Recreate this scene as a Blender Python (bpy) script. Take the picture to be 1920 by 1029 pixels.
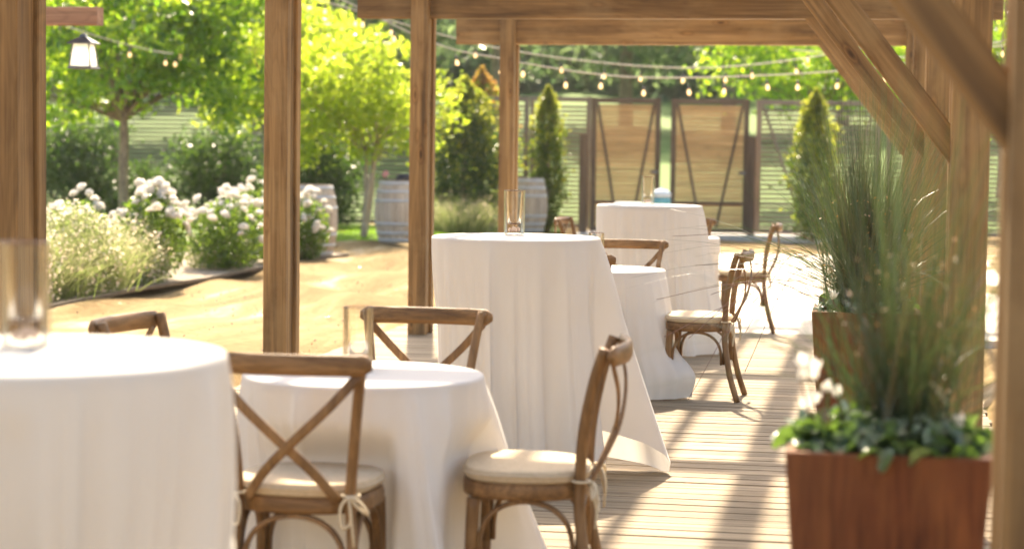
import bpy, math, random
import numpy as np
from mathutils import Vector, Matrix

S = bpy.context.scene
for o in list(bpy.data.objects):
    bpy.data.objects.remove(o)

# ------------------------------------------------------------------ camera
cam_d = bpy.data.cameras.new('camera')
cam = bpy.data.objects.new('camera', cam_d)
S.collection.objects.link(cam)
YAW, PITCH, ROLL = math.radians(10.0), math.radians(3.57), 0.0132
fw = Vector((-math.sin(YAW)*math.cos(PITCH), math.cos(YAW)*math.cos(PITCH), -math.sin(PITCH)))
rt = Vector((math.cos(YAW), math.sin(YAW), 0))
up = rt.cross(fw)
rc = rt*math.cos(ROLL) + up*math.sin(ROLL)
uc = up*math.cos(ROLL) - rt*math.sin(ROLL)
cam.matrix_world = Matrix(((rc.x, uc.x, -fw.x, 0), (rc.y, uc.y, -fw.y, 0), (rc.z, uc.z, -fw.z, 1.47), (0, 0, 0, 1)))
cam_d.sensor_width = 36.0
cam_d.lens = 71.25
cam_d.clip_end = 1500
cam_d.clip_start = 0.05
cam_d.dof.use_dof = True
cam_d.dof.focus_distance = 9.8
cam_d.dof.aperture_fstop = 2.5
S.camera = cam

# ------------------------------------------------------------------ world, sun, exposure
SUN = Vector((-0.2, 0.9, 1.0)).normalized()
W = bpy.data.worlds.new('World')
S.world = W
W.use_nodes = True
wn = W.node_tree
wn.nodes.clear()
sky = wn.nodes.new('ShaderNodeTexSky')
sky.sky_type = 'NISHITA'
sky.sun_disc = False
sky.dust_density = 3.0
sky.ozone_density = 0.6
sky.sun_elevation = math.asin(SUN.z)
sky.sun_rotation = math.atan2(SUN.x, SUN.y)
bg = wn.nodes.new('ShaderNodeBackground')
bg.inputs['Strength'].default_value = 0.15
wo = wn.nodes.new('ShaderNodeOutputWorld')
wn.links.new(sky.outputs[0], bg.inputs[0])
wn.links.new(bg.outputs[0], wo.inputs[0])

sun_d = bpy.data.lights.new('sun', 'SUN')
sun_d.energy = 5.0
sun_d.angle = math.radians(1.2)
sun_d.color = (1.0, 0.90, 0.74)
sun = bpy.data.objects.new('sun', sun_d)
S.collection.objects.link(sun)
sun.rotation_euler = (-SUN).to_track_quat('-Z', 'Y').to_euler()
sun.location = (0, 0, 30)

S.view_settings.view_transform = 'Standard'
S.view_settings.look = 'None'
S.view_settings.exposure = 1.66
S.view_settings.use_white_balance = True
S.view_settings.white_balance_temperature = 7350
S.view_settings.gamma = 1.0
S.view_settings.use_curve_mapping = False
S.render.engine = 'CYCLES'
cy = S.cycles
cy.use_denoising = True
cy.max_bounces = 12
cy.diffuse_bounces = 4
cy.glossy_bounces = 8
cy.transmission_bounces = 4
cy.transparent_max_bounces = 16
cy.caustics_reflective = False
cy.caustics_refractive = False
cy.sample_clamp_indirect = 6.0

# ------------------------------------------------------------------ material helpers
def new_mat(name):
    m = bpy.data.materials.new(name)
    m.use_nodes = True
    nt = m.node_tree
    b = nt.nodes['Principled BSDF']
    return m, nt, b

def N(nt, kind, **kw):
    n = nt.nodes.new('ShaderNode' + kind)
    for k, v in kw.items():
        setattr(n, k, v)
    return n

def L(nt, a, b):
    nt.links.new(a, b)

def ramp(nt, stops):
    r = N(nt, 'ValToRGB')
    e = r.color_ramp.elements
    while len(e) < len(stops):
        e.new(0.5)
    for i, (p, c) in enumerate(stops):
        e[i].position = p
        e[i].color = (c[0], c[1], c[2], 1)
    return r

def noise(nt, vec, scale, detail=4, rough=0.55, dist=0.0):
    n = N(nt, 'TexNoise')
    n.inputs['Scale'].default_value = scale
    n.inputs['Detail'].default_value = detail
    n.inputs['Roughness'].default_value = rough
    n.inputs['Distortion'].default_value = dist
    if vec is not None:
        L(nt, vec, n.inputs['Vector'])
    return n

def coords(nt, scale=(1, 1, 1), randomize=True, kind='Object'):
    tc = N(nt, 'TexCoord')
    mp = N(nt, 'Mapping')
    mp.inputs['Scale'].default_value = scale
    src = tc.outputs[kind]
    if randomize:
        oi = N(nt, 'ObjectInfo')
        mul = N(nt, 'VectorMath', operation='SCALE')
        mul.inputs[0].default_value = (17.3, 9.1, 31.7)
        L(nt, oi.outputs['Random'], mul.inputs['Scale'])
        add = N(nt, 'VectorMath', operation='ADD')
        L(nt, src, add.inputs[0])
        L(nt, mul.outputs[0], add.inputs[1])
        src = add.outputs[0]
    L(nt, src, mp.inputs['Vector'])
    return mp.outputs[0]

def bump(nt, b, h, strength, dist=0.01):
    bp = N(nt, 'Bump')
    bp.inputs['Strength'].default_value = strength
    bp.inputs['Distance'].default_value = dist
    L(nt, h, bp.inputs['Height'])
    L(nt, bp.outputs[0], b.inputs['Normal'])

def mixc(nt, fac, a, b, mode='MIX'):
    m = N(nt, 'Mix', data_type='RGBA', blend_type=mode)
    for sock, v in ((m.inputs[0], fac), (m.inputs[6], a), (m.inputs[7], b)):
        if hasattr(v, 'is_linked') or isinstance(v, bpy.types.NodeSocket):
            L(nt, v, sock)
        elif isinstance(v, (int, float)):
            sock.default_value = v
        else:
            sock.default_value = (v[0], v[1], v[2], 1)
    return m.outputs[2]

def wood(name, dark, mid, light, rough=0.6, axis='Z', grain=1.0, knots=True, vary=0.25, weather=None):
    m, nt, b = new_mat(name)
    along, across = 0.55*grain, 7.0*grain
    sc = {'Z': (across, across, along), 'X': (along, across, across), 'Y': (across, along, across)}[axis]
    v = coords(nt, sc)
    n1 = noise(nt, v, 1.3, 6, 0.6, 0.9)
    r1 = ramp(nt, [(0.28, dark), (0.5, mid), (0.74, light)])
    L(nt, n1.outputs[0], r1.inputs[0])
    sc2 = tuple(s*(9 if s > 2 else 2.5) for s in sc)
    n2 = noise(nt, coords(nt, sc2), 1.0, 3, 0.6)
    r2 = ramp(nt, [(0.3, (0.55, 0.52, 0.5)), (0.62, (1.12, 1.1, 1.08))])
    L(nt, n2.outputs[0], r2.inputs[0])
    col = mixc(nt, 0.75, r1.outputs[0], r2.outputs[0], 'MULTIPLY')
    n0 = noise(nt, coords(nt, tuple(q*.55 for q in sc)), 1.0, 2, 0.45, 0.5)
    m0 = N(nt, 'Math', operation='MULTIPLY')
    m0.inputs[1].default_value = 130.0
    L(nt, n0.outputs[0], m0.inputs[0])
    s0 = N(nt, 'Math', operation='SINE')
    L(nt, m0.outputs[0], s0.inputs[0])
    r0 = ramp(nt, [(0.0, (1.05, 1.04, 1.02)), (0.62, (1, 1, 1)), (0.95, (0.62, 0.57, 0.52))])
    L(nt, s0.outputs[0], r0.inputs[0])
    col = mixc(nt, 0.32, col, r0.outputs[0], 'MULTIPLY')
    if knots:
        sk = {'Z': (7, 0.5, 2.4), 'X': (2.4, 7, 0.5), 'Y': (7, 2.4, 0.5)}[axis]
        vo = N(nt, 'TexVoronoi')
        vo.inputs['Scale'].default_value = 1.0
        L(nt, coords(nt, sk), vo.inputs['Vector'])
        rk = ramp(nt, [(0.05, (0.22, 0.17, 0.13)), (0.09, (0.7, 0.62, 0.52)), (0.13, (1.1, 1.0, 0.9)), (0.17, (0.72, 0.66, 0.6)), (0.24, (1, 1, 1))])
        L(nt, vo.outputs['Distance'], rk.inputs[0])
        col = mixc(nt, 0.85, col, rk.outputs[0], 'MULTIPLY')
    if weather:
        n3 = noise(nt, coords(nt, (1.6, 1.6, 1.6)), 1.2, 5, 0.65)
        r3 = ramp(nt, [(0.48, (0, 0, 0)), (0.72, (1, 1, 1))])
        L(nt, n3.outputs[0], r3.inputs[0])
        w = N(nt, 'Math', operation='MULTIPLY')
        L(nt, r3.outputs[0], w.inputs[0])
        w.inputs[1].default_value = 0.55
        col = mixc(nt, w.outputs[0], col, weather)
    oi = N(nt, 'ObjectInfo')
    mr = N(nt, 'MapRange')
    mr.inputs['To Min'].default_value = 1 - vary
    mr.inputs['To Max'].default_value = 1 + vary*0.7
    L(nt, oi.outputs['Random'], mr.inputs['Value'])
    hs = N(nt, 'HueSaturation')
    L(nt, mr.outputs[0], hs.inputs['Value'])
    L(nt, col, hs.inputs['Color'])
    L(nt, hs.outputs[0], b.inputs['Base Color'])
    b.inputs['Roughness'].default_value = rough
    b.inputs['Specular IOR Level'].default_value = 0.3
    bump(nt, b, n2.outputs[0], 0.35, 0.004)
    return m

def leaf_mat(name, cols, trans, tfac=0.5, gloss=0.25):
    m, nt, b = new_mat(name)
    g = N(nt, 'NewGeometry')
    r = ramp(nt, [(i/max(1, len(cols)-1), c) for i, c in enumerate(cols)])
    L(nt, g.outputs['Random Per Island'], r.inputs[0])
    L(nt, r.outputs[0], b.inputs['Base Color'])
    b.inputs['Roughness'].default_value = 0.32
    b.inputs['Specular IOR Level'].default_value = gloss
    t = N(nt, 'BsdfTranslucent')
    rt_ = ramp(nt, [(i/max(1, len(trans)-1), c) for i, c in enumerate(trans)])
    L(nt, g.outputs['Random Per Island'], rt_.inputs[0])
    L(nt, rt_.outputs[0], t.inputs[0])
    mx = N(nt, 'MixShader')
    mx.inputs[0].default_value = tfac
    L(nt, b.outputs[0], mx.inputs[1])
    L(nt, t.outputs[0], mx.inputs[2])
    L(nt, mx.outputs[0], nt.nodes['Material Output'].inputs[0])
    return m

def plain(name, c1, c2, scale=6.0, rough=0.6, bstr=0.15, metal=0.0, c3=None, detail=5, kind='Object', bd=0.005):
    m, nt, b = new_mat(name)
    v = coords(nt, (1, 1, 1), kind != 'World', 'Object')
    n = noise(nt, v, scale, detail, 0.6)
    st = [(0.32, c1), (0.68, c2)]
    if c3:
        st = [(0.28, c1), (0.5, c2), (0.74, c3)]
    r = ramp(nt, st)
    L(nt, n.outputs[0], r.inputs[0])
    L(nt, r.outputs[0], b.inputs['Base Color'])
    b.inputs['Roughness'].default_value = rough
    b.inputs['Metallic'].default_value = metal
    if bstr:
        n2 = noise(nt, v, scale*6, 4, 0.6)
        bump(nt, b, n2.outputs[0], bstr, bd)
    return m

M = {}
M['timber'] = wood('timber', (0.105, 0.058, 0.022), (0.245, 0.142, 0.055), (0.38, 0.235, 0.100), 0.62, 'Z', 1.0, True, 0.18, (0.34, 0.225, 0.105))
M['timber_far'] = wood('timber_far', (0.15, 0.085, 0.045), (0.26, 0.15, 0.08), (0.38, 0.25, 0.14), 0.6, 'Z', 1.0, True, 0.15, (0.42, 0.29, 0.17))
M['bracket'] = wood('bracket', (0.26, 0.13, 0.075), (0.34, 0.18, 0.11), (0.42, 0.24, 0.15), 0.6, 'Z', 1.0, False, 0.05)
M['deck'] = wood('deck', (0.14, 0.098, 0.054), (0.25, 0.19, 0.118), (0.345, 0.272, 0.18), 0.75, 'X', 1.0, True, 0.22, (0.25, 0.185, 0.11))
M['slat'] = wood('slat', (0.44, 0.245, 0.105), (0.55, 0.325, 0.14), (0.64, 0.40, 0.185), 0.65, 'X', 0.8, False, 0.10)
M['grey_slat'] = wood('grey_slat', (0.17, 0.135, 0.098), (0.25, 0.20, 0.15), (0.34, 0.28, 0.21), 0.75, 'X', 0.8, False, 0.2)
M['gate_frame'] = wood('gate_frame', (0.085, 0.055, 0.035), (0.14, 0.095, 0.065), (0.20, 0.145, 0.10), 0.7, 'Z', 1.0, False, 0.15)
M['grey_frame'] = wood('grey_frame', (0.16, 0.13, 0.10), (0.25, 0.20, 0.155), (0.34, 0.28, 0.22), 0.75, 'Z', 1.0, False, 0.15)
M['chair_x'] = wood('chair_x', (0.095, 0.046, 0.016), (0.20, 0.103, 0.038), (0.33, 0.185, 0.078), 0.42, 'X', 2.2, False, 0.12, (0.30, 0.19, 0.10))
M['chair'] = wood('chair', (0.095, 0.046, 0.016), (0.20, 0.103, 0.038), (0.33, 0.185, 0.078), 0.42, 'Z', 2.2, False, 0.12, (0.30, 0.19, 0.10))
M['stave'] = wood('stave', (0.30, 0.25, 0.195), (0.42, 0.36, 0.285), (0.54, 0.48, 0.39), 0.75, 'Z', 1.6, False, 0.15, (0.42, 0.40, 0.36))
M['corten'] = wood('corten', (0.080, 0.024, 0.010), (0.150, 0.049, 0.018), (0.225, 0.088, 0.030), 0.75, 'Z', 1.1, False, 0.05, (0.17, 0.070, 0.028))
M['hoop'] = plain('hoop', (0.34, 0.355, 0.36), (0.44, 0.455, 0.46), 9, 0.5, 0.1, 0.4)
M['metal'] = plain('metal', (0.10, 0.10, 0.10), (0.17, 0.17, 0.175), 9, 0.4, 0.05, 0.6)
M['edging'] = plain('edging', (0.08, 0.06, 0.042), (0.13, 0.10, 0.072), 9, 0.6, 0.05, 0.2)
M['soil'] = plain('soil', (0.045, 0.03, 0.02), (0.09, 0.06, 0.04), 20, 0.95, 0.6)
M['mulch'] = plain('mulch', (0.16, 0.12, 0.085), (0.30, 0.24, 0.175), 9, 0.95, 0.6)
M['pad'] = plain('pad', (0.50, 0.44, 0.35), (0.58, 0.51, 0.41), 3, 0.85, 0.15, 0, (0.66, 0.59, 0.49), 6)
M['concrete'] = plain('concrete', (0.34, 0.34, 0.33), (0.46, 0.45, 0.43), 5, 0.85, 0.2)
M['cushion'] = plain('cushion', (0.46, 0.36, 0.235), (0.56, 0.445, 0.30), 60, 0.9, 0.2, bd=0.001)
M['rope'] = plain('rope', (0.50, 0.40, 0.26), (0.66, 0.55, 0.38), 90, 0.9, 0.4, bd=0.001)
M['shell'] = plain('shell', (0.62, 0.36, 0.26), (0.80, 0.62, 0.48), 40, 0.5, 0.1)
M['bark'] = plain('bark', (0.16, 0.115, 0.08), (0.34, 0.26, 0.19), 14, 0.9, 0.6, bd=0.01)
M['wire'] = plain('wire', (0.42, 0.38, 0.32), (0.55, 0.50, 0.43), 30, 0.6, 0)
M['socket'] = plain('socket', (0.03, 0.03, 0.03), (0.05, 0.05, 0.05), 30, 0.5, 0)
M['teal'] = plain('teal', (0.06, 0.22, 0.27), (0.09, 0.30, 0.35), 5, 0.25, 0)
M['pale_blue'] = plain('pale_blue', (0.40, 0.47, 0.52), (0.52, 0.58, 0.62), 5, 0.35, 0)
M['white_paint'] = plain('white_paint', (0.74, 0.73, 0.70), (0.80, 0.79, 0.76), 5, 0.4, 0.05)
M['black_cloth'] = plain('black_cloth', (0.012, 0.012, 0.016), (0.03, 0.03, 0.04), 20, 0.9, 0.4)
M['pink'] = leaf_mat('pink', [(0.70, 0.18, 0.28), (0.80, 0.32, 0.40)], [(0.8, 0.3, 0.35)], 0.4)
M['litter'] = leaf_mat('litter', [(0.22, 0.15, 0.08), (0.34, 0.26, 0.17), (0.18, 0.12, 0.06)], [(0.2, 0.14, 0.07)], 0.1)
M['trunk_pale'] = plain('trunk_pale', (0.24, 0.19, 0.14), (0.40, 0.33, 0.25), 10, 0.9, 0.4)

M['leaf_maple'] = leaf_mat('leaf_maple', [(0.035, 0.085, 0.012), (0.06, 0.13, 0.018), (0.085, 0.16, 0.02)], [(0.14, 0.34, 0.02), (0.42, 0.66, 0.035), (0.70, 0.86, 0.07)], 0.6, 0.8)
M['leaf_bright'] = leaf_mat('leaf_bright', [(0.08, 0.14, 0.015), (0.11, 0.18, 0.02), (0.14, 0.20, 0.025)], [(0.42, 0.60, 0.035), (0.58, 0.74, 0.06), (0.70, 0.78, 0.10)], 0.58, 0.4)
M['leaf_dark'] = leaf_mat('leaf_dark', [(0.03, 0.06, 0.022), (0.045, 0.085, 0.028), (0.065, 0.105, 0.034)], [(0.08, 0.18, 0.03), (0.18, 0.30, 0.045)], 0.35, 0.35)
M['leaf_cypress'] = leaf_mat('leaf_cypress', [(0.03, 0.065, 0.012), (0.05, 0.095, 0.016), (0.07, 0.12, 0.02)], [(0.12, 0.24, 0.02), (0.26, 0.38, 0.03)], 0.35, 0.3)
M['leaf_gold'] = leaf_mat('leaf_gold', [(0.10, 0.13, 0.02), (0.14, 0.17, 0.025)], [(0.46, 0.52, 0.05), (0.62, 0.62, 0.08)], 0.5, 0.3)
M['leaf_red'] = leaf_mat('leaf_red', [(0.16, 0.08, 0.03), (0.20, 0.12, 0.04)], [(0.62, 0.30, 0.08), (0.66, 0.44, 0.12)], 0.5, 0.3)
M['leaf_far_hazed'] = leaf_mat('leaf_far_hazed', [(0.06, 0.10, 0.065), (0.08, 0.12, 0.08), (0.10, 0.14, 0.09)], [(0.18, 0.32, 0.13), (0.34, 0.46, 0.18)], 0.5, 0.2)  # distance haze painted into the leaf colour: lightened and slightly blued
M['leaf_rose'] = leaf_mat('leaf_rose', [(0.035, 0.075, 0.018), (0.06, 0.11, 0.025)], [(0.16, 0.30, 0.03), (0.34, 0.48, 0.05)], 0.45, 0.5)
M['petal'] = leaf_mat('petal', [(0.80, 0.78, 0.73), (0.86, 0.84, 0.80), (0.84, 0.78, 0.70)], [(0.86, 0.82, 0.74), (0.88, 0.86, 0.80)], 0.4, 0.2)
M['tiny_petal'] = leaf_mat('tiny_petal', [(0.78, 0.72, 0.64), (0.82, 0.70, 0.62), (0.72, 0.46, 0.40)], [(0.88, 0.82, 0.70), (0.88, 0.74, 0.62)], 0.5, 0.2)
M['fountain'] = leaf_mat('fountain', [(0.10, 0.15, 0.04), (0.15, 0.19, 0.06), (0.20, 0.21, 0.10)], [(0.26, 0.38, 0.08), (0.40, 0.46, 0.16), (0.50, 0.50, 0.26)], 0.45, 0.3)
M['seedhead'] = leaf_mat('seedhead', [(0.50, 0.40, 0.28), (0.62, 0.48, 0.36), (0.45, 0.26, 0.20)], [(0.80, 0.66, 0.46), (0.84, 0.70, 0.56)], 0.5, 0.2)
M['lawn_blade'] = leaf_mat('lawn_blade', [(0.05, 0.12, 0.012), (0.08, 0.16, 0.02)], [(0.24, 0.48, 0.03), (0.38, 0.60, 0.05)], 0.5, 0.3)
M['reed'] = leaf_mat('reed', [(0.020, 0.042, 0.020), (0.032, 0.060, 0.027), (0.05, 0.07, 0.032), (0.09, 0.05, 0.024)], [(0.06, 0.13, 0.03), (0.11, 0.18, 0.045), (0.18, 0.16, 0.05)], 0.2, 0.6)
M['red_stem'] = leaf_mat('red_stem', [(0.12, 0.035, 0.025), (0.18, 0.06, 0.03)], [(0.3, 0.1, 0.05)], 0.2, 0.4)
M['orange_seed'] = leaf_mat('orange_seed', [(0.42, 0.17, 0.03), (0.52, 0.25, 0.05)], [(0.6, 0.3, 0.05)], 0.3, 0.3)
M['cyclamen_leaf'] = leaf_mat('cyclamen_leaf', [(0.03, 0.07, 0.025), (0.05, 0.10, 0.035), (0.10, 0.15, 0.09), (0.22, 0.28, 0.20)], [(0.12, 0.28, 0.03), (0.26, 0.40, 0.06)], 0.28, 0.9)

def cloth_mat():
    m, nt, b = new_mat('linen')
    v = coords(nt, (1, 1, 1))
    n = noise(nt, v, 3.0, 4, 0.6)
    r = ramp(nt, [(0.3, (0.79, 0.755, 0.695)), (0.7, (0.83, 0.80, 0.745))])
    L(nt, n.outputs[0], r.inputs[0])
    L(nt, r.outputs[0], b.inputs['Base Color'])
    b.inputs['Roughness'].default_value = 0.85
    b.inputs['Specular IOR Level'].default_value = 0.15
    b.inputs['Sheen Weight'].default_value = 0.15
    n2 = noise(nt, v, 350, 2, 0.5)
    n3 = noise(nt, v, 9, 3, 0.5)
    ad = N(nt, 'Math', operation='ADD')
    L(nt, n2.outputs[0], ad.inputs[0])
    L(nt, n3.outputs[0], ad.inputs[1])
    bump(nt, b, ad.outputs[0], 0.12, 0.006)
    t = N(nt, 'BsdfTranslucent')
    t.inputs[0].default_value = (0.82, 0.76, 0.68, 1)
    mx = N(nt, 'MixShader')
    mx.inputs[0].default_value = 0.30
    L(nt, b.outputs[0], mx.inputs[1])
    L(nt, t.outputs[0], mx.inputs[2])
    L(nt, mx.outputs[0], nt.nodes['Material Output'].inputs[0])
    return m
M['linen'] = cloth_mat()

def glass_mat(name, tint, edge, gl=0.10):
    m, nt, b = new_mat(name)
    nt.nodes.remove(b)
    lw = N(nt, 'LayerWeight')
    lw.inputs[0].default_value = 0.35
    r = ramp(nt, [(0.0, tint), (0.75, tint), (1.0, edge)])
    L(nt, lw.outputs['Facing'], r.inputs[0])
    t = N(nt, 'BsdfTransparent')
    L(nt, r.outputs[0], t.inputs[0])
    g = N(nt, 'BsdfGlossy')
    g.inputs['Roughness'].default_value = 0.03
    fr = N(nt, 'Fresnel')
    fr.inputs[0].default_value = 1.45
    mx = N(nt, 'MixShader')
    fm = N(nt, 'Math', operation='MULTIPLY')
    fm.inputs[1].default_value = 0.75
    L(nt, fr.outputs[0], fm.inputs[0])
    L(nt, fm.outputs[0], mx.inputs[0])
    L(nt, t.outputs[0], mx.inputs[1])
    L(nt, g.outputs[0], mx.inputs[2])
    L(nt, mx.outputs[0], nt.nodes['Material Output'].inputs[0])
    return m
M['glass'] = glass_mat('glass', (0.985, 0.985, 0.97), (0.62, 0.60, 0.55))
M['glass_dark'] = glass_mat('glass_dark', (0.62, 0.52, 0.50), (0.16, 0.08, 0.10))
def frosted():
    m, nt, b = new_mat('lamp_glass')
    b.inputs['Base Color'].default_value = (0.82, 0.82, 0.78, 1)
    b.inputs['Roughness'].default_value = 0.25
    tl = N(nt, 'BsdfTranslucent')
    tl.inputs[0].default_value = (0.9, 0.9, 0.86, 1)
    tp = N(nt, 'BsdfTransparent')
    m1 = N(nt, 'MixShader')
    m1.inputs[0].default_value = 0.6
    L(nt, b.outputs[0], m1.inputs[1])
    L(nt, tl.outputs[0], m1.inputs[2])
    m2 = N(nt, 'MixShader')
    m2.inputs[0].default_value = 0.35
    L(nt, m1.outputs[0], m2.inputs[1])
    L(nt, tp.outputs[0], m2.inputs[2])
    L(nt, m2.outputs[0], nt.nodes['Material Output'].inputs[0])
    return m
M['lamp_glass'] = frosted()

def emit(name, col, s):
    m, nt, b = new_mat(name)
    b.inputs['Base Color'].default_value = (*col, 1)
    b.inputs['Emission Color'].default_value = (*col, 1)
    b.inputs['Emission Strength'].default_value = s
    return m
M['bulb'] = emit('bulb', (1.0, 0.66, 0.33), 0.6)
M['lamp_bulb'] = emit('lamp_bulb', (1.0, 0.90, 0.68), 7.0)

def sand_mat():
    m, nt, b = new_mat('sand')
    tc = N(nt, 'TexCoord')
    v = tc.outputs['Object']
    mp = N(nt, 'Mapping')
    mp.inputs['Rotation'].default_value = (0, 0, 0.5)
    mp.inputs['Scale'].default_value = (1.5, 0.32, 1)
    L(nt, v, mp.inputs['Vector'])
    n1 = noise(nt, mp.outputs[0], 0.9, 7, 0.62, 0.7)
    r1 = ramp(nt, [(0.34, (0.165, 0.106, 0.044)), (0.48, (0.225, 0.154, 0.070)), (0.58, (0.30, 0.218, 0.108)), (0.67, (0.47, 0.375, 0.245))])
    L(nt, n1.outputs[0], r1.inputs[0])
    n2 = noise(nt, v, 14, 5, 0.7)
    r2 = ramp(nt, [(0.32, (0.66, 0.62, 0.55)), (0.6, (1.08, 1.08, 1.08))])
    L(nt, n2.outputs[0], r2.inputs[0])
    c = mixc(nt, 0.7, r1.outputs[0], r2.outputs[0], 'MULTIPLY')
    vo = N(nt, 'TexVoronoi')
    vo.inputs['Scale'].default_value = 5.0
    L(nt, v, vo.inputs['Vector'])
    r3 = ramp(nt, [(0.05, (0.45, 0.38, 0.28)), (0.11, (1, 1, 1))])
    L(nt, vo.outputs['Distance'], r3.inputs[0])
    c = mixc(nt, 0.6, c, r3.outputs[0], 'MULTIPLY')
    L(nt, c, b.inputs['Base Color'])
    b.inputs['Roughness'].default_value = 0.95
    b.inputs['Specular IOR Level'].default_value = 0.15
    n4 = noise(nt, v, 5, 8, 0.7)
    bump(nt, b, n4.outputs[0], 0.6, 0.05)
    return m
M['sand'] = sand_mat()
M['grass_sheet'] = plain('grass_sheet', (0.05, 0.11, 0.014), (0.09, 0.165, 0.024), 3, 0.9, 0.5, 0, (0.12, 0.19, 0.03), 8, bd=0.03)
M['far_hill'] = plain('far_hill', (0.03, 0.06, 0.03), (0.05, 0.085, 0.04), 0.25, 0.95, 0.3, 0, (0.065, 0.10, 0.05), 8, bd=0.3)

# ------------------------------------------------------------------ mesh helpers
COL = S.collection

class MB:
    def __init__(s):
        s.v = []
        s.f = []
    def add(s, verts, faces):
        k = len(s.v)
        s.v.extend([tuple(p) for p in verts])
        s.f.extend([tuple(i + k for i in f) for f in faces])
        return s
    def box(s, lo, hi):
        x0, y0, z0 = lo
        x1, y1, z1 = hi
        return s.add([(x0, y0, z0), (x1, y0, z0), (x1, y1, z0), (x0, y1, z0), (x0, y0, z1), (x1, y0, z1), (x1, y1, z1), (x0, y1, z1)],
                     [(3, 2, 1, 0), (4, 5, 6, 7), (0, 1, 5, 4), (1, 2, 6, 5), (2, 3, 7, 6), (3, 0, 4, 7)])
    def tube(s, pts, rad, n=8, cap=True):
        pts = [Vector(p) for p in pts]
        m = len(pts)
        if not hasattr(rad, '__len__'):
            rad = [rad]*m
        t0 = (pts[1] - pts[0]).normalized()
        a = t0.orthogonal().normalized()
        vs = []
        for i in range(m):
            t = (pts[min(i+1, m-1)] - pts[max(i-1, 0)]).normalized()
            a = (a - t*a.dot(t)).normalized()
            b = t.cross(a)
            for k in range(n):
                q = 2*math.pi*k/n
                vs.append(pts[i] + (a*math.cos(q) + b*math.sin(q))*rad[i])
        fs = []
        for i in range(m-1):
            for k in range(n):
                fs.append((i*n+k, i*n+(k+1) % n, (i+1)*n+(k+1) % n, (i+1)*n+k))
        if cap:
            fs.append(tuple(range(n-1, -1, -1)))
            fs.append(tuple((m-1)*n+k for k in range(n)))
        return s.add(vs, fs)
    def strip(s, pts, ref, w, t, ch=0.25):
        """bar of width w (across ref and the run) and thickness t (along ref); chamfered"""
        pts = [Vector(p) for p in pts]
        m = len(pts)
        vs = []
        prof = [(-.5+ch*.5, -.5), (.5-ch*.5, -.5), (.5, -.5+ch*.5), (.5, .5-ch*.5), (.5-ch*.5, .5), (-.5+ch*.5, .5), (-.5, .5-ch*.5), (-.5, -.5+ch*.5)]
        for i in range(m):
            T = (pts[min(i+1, m-1)] - pts[max(i-1, 0)]).normalized()
            R = Vector(ref[i] if hasattr(ref[0], '__len__') else ref)
            R = (R - T*R.dot(T)).normalized()
            B = T.cross(R)
            ww = w[i] if hasattr(w, '__len__') else w
            tt = t[i] if hasattr(t, '__len__') else t
            for (a, b) in prof:
                vs.append(pts[i] + B*a*ww + R*b*tt)
        n = 8
        fs = []
        for i in range(m-1):
            for k in range(n):
                fs.append((i*n+k, i*n+(k+1) % n, (i+1)*n+(k+1) % n, (i+1)*n+k))
        fs.append(tuple(range(n-1, -1, -1)))
        fs.append(tuple((m-1)*n+k for k in range(n)))
        return s.add(vs, fs)
    def lathe(s, prof, n=32, a0=0, a1=2*math.pi):
        full = abs(a1-a0-2*math.pi) < 1e-6
        vs = []
        cnt = n if full else n+1
        for (r, z) in prof:
            for k in range(cnt):
                q = a0+(a1-a0)*k/n
                vs.append((r*math.cos(q), r*math.sin(q), z))
        fs = []
        for i in range(len(prof)-1):
            for k in range(n):
                k2 = (k+1) % cnt
                fs.append((i*cnt+k, i*cnt+k2, (i+1)*cnt+k2, (i+1)*cnt+k))
        return s.add(vs, fs)
    def mesh(s, name, smooth=False):
        me = bpy.data.meshes.new(name)
        me.from_pydata(s.v, [], s.f)
        if smooth:
            me.polygons.foreach_set('use_smooth', [True]*len(me.polygons))
        me.update()
        return me

def obj(name, me, m, parent=None, loc=(0, 0, 0), rot=(0, 0, 0)):
    if isinstance(me, MB):
        me = me.mesh(name)
    o = bpy.data.objects.new(name, me)
    if m is not None and not me.materials:
        me.materials.append(M[m])
    COL.objects.link(o)
    o.parent = parent
    o.location = loc
    o.rotation_euler = rot
    return o

def tag(o, label, cat, group=None):
    o['label'] = label
    o['category'] = cat
    if group:
        o['group'] = group
    return o

def thing(name, label, cat, loc=(0, 0, 0), rz=0, group=None):
    o = bpy.data.objects.new(name, None)
    o.empty_display_size = 0.1
    COL.objects.link(o)
    o.location = loc
    o.rotation_euler = (0, 0, rz)
    return tag(o, label, cat, group)

def struct(o):
    o['kind'] = 'structure'
    return o

def stuff(o):
    o['kind'] = 'stuff'
    return o

def copy_tree(o, parent=None):
    c = o.copy()
    COL.objects.link(c)
    c.parent = parent
    for ch in list(o.children):
        copy_tree(ch, c)
    return c

def timber_mesh(w, d, length, ch=0.006, seg=6, seed=0):
    """chamfered timber along local Z, w in x, d in y, base at z=0, very slightly uneven"""
    rng = random.Random(seed)
    hw, hd = w/2, d/2
    ring = [(-hw+ch, -hd), (hw-ch, -hd), (hw, -hd+ch), (hw, hd-ch), (hw-ch, hd), (-hw+ch, hd), (-hw, hd-ch), (-hw, -hd+ch)]
    mb = MB()
    vs = []
    for i in range(seg+1):
        jx, jy = rng.uniform(-.0012, .0012), rng.uniform(-.0012, .0012)
        for (x, y) in ring:
            vs.append((x+jx, y+jy, length*i/seg))
    fs = []
    for i in range(seg):
        for k in range(8):
            fs.append((i*8+k, i*8+(k+1) % 8, (i+1)*8+(k+1) % 8, (i+1)*8+k))
    fs.append(tuple(range(7, -1, -1)))
    fs.append(tuple(seg*8+k for k in range(8)))
    mb.add(vs, fs)
    return mb.mesh('timber')

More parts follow.
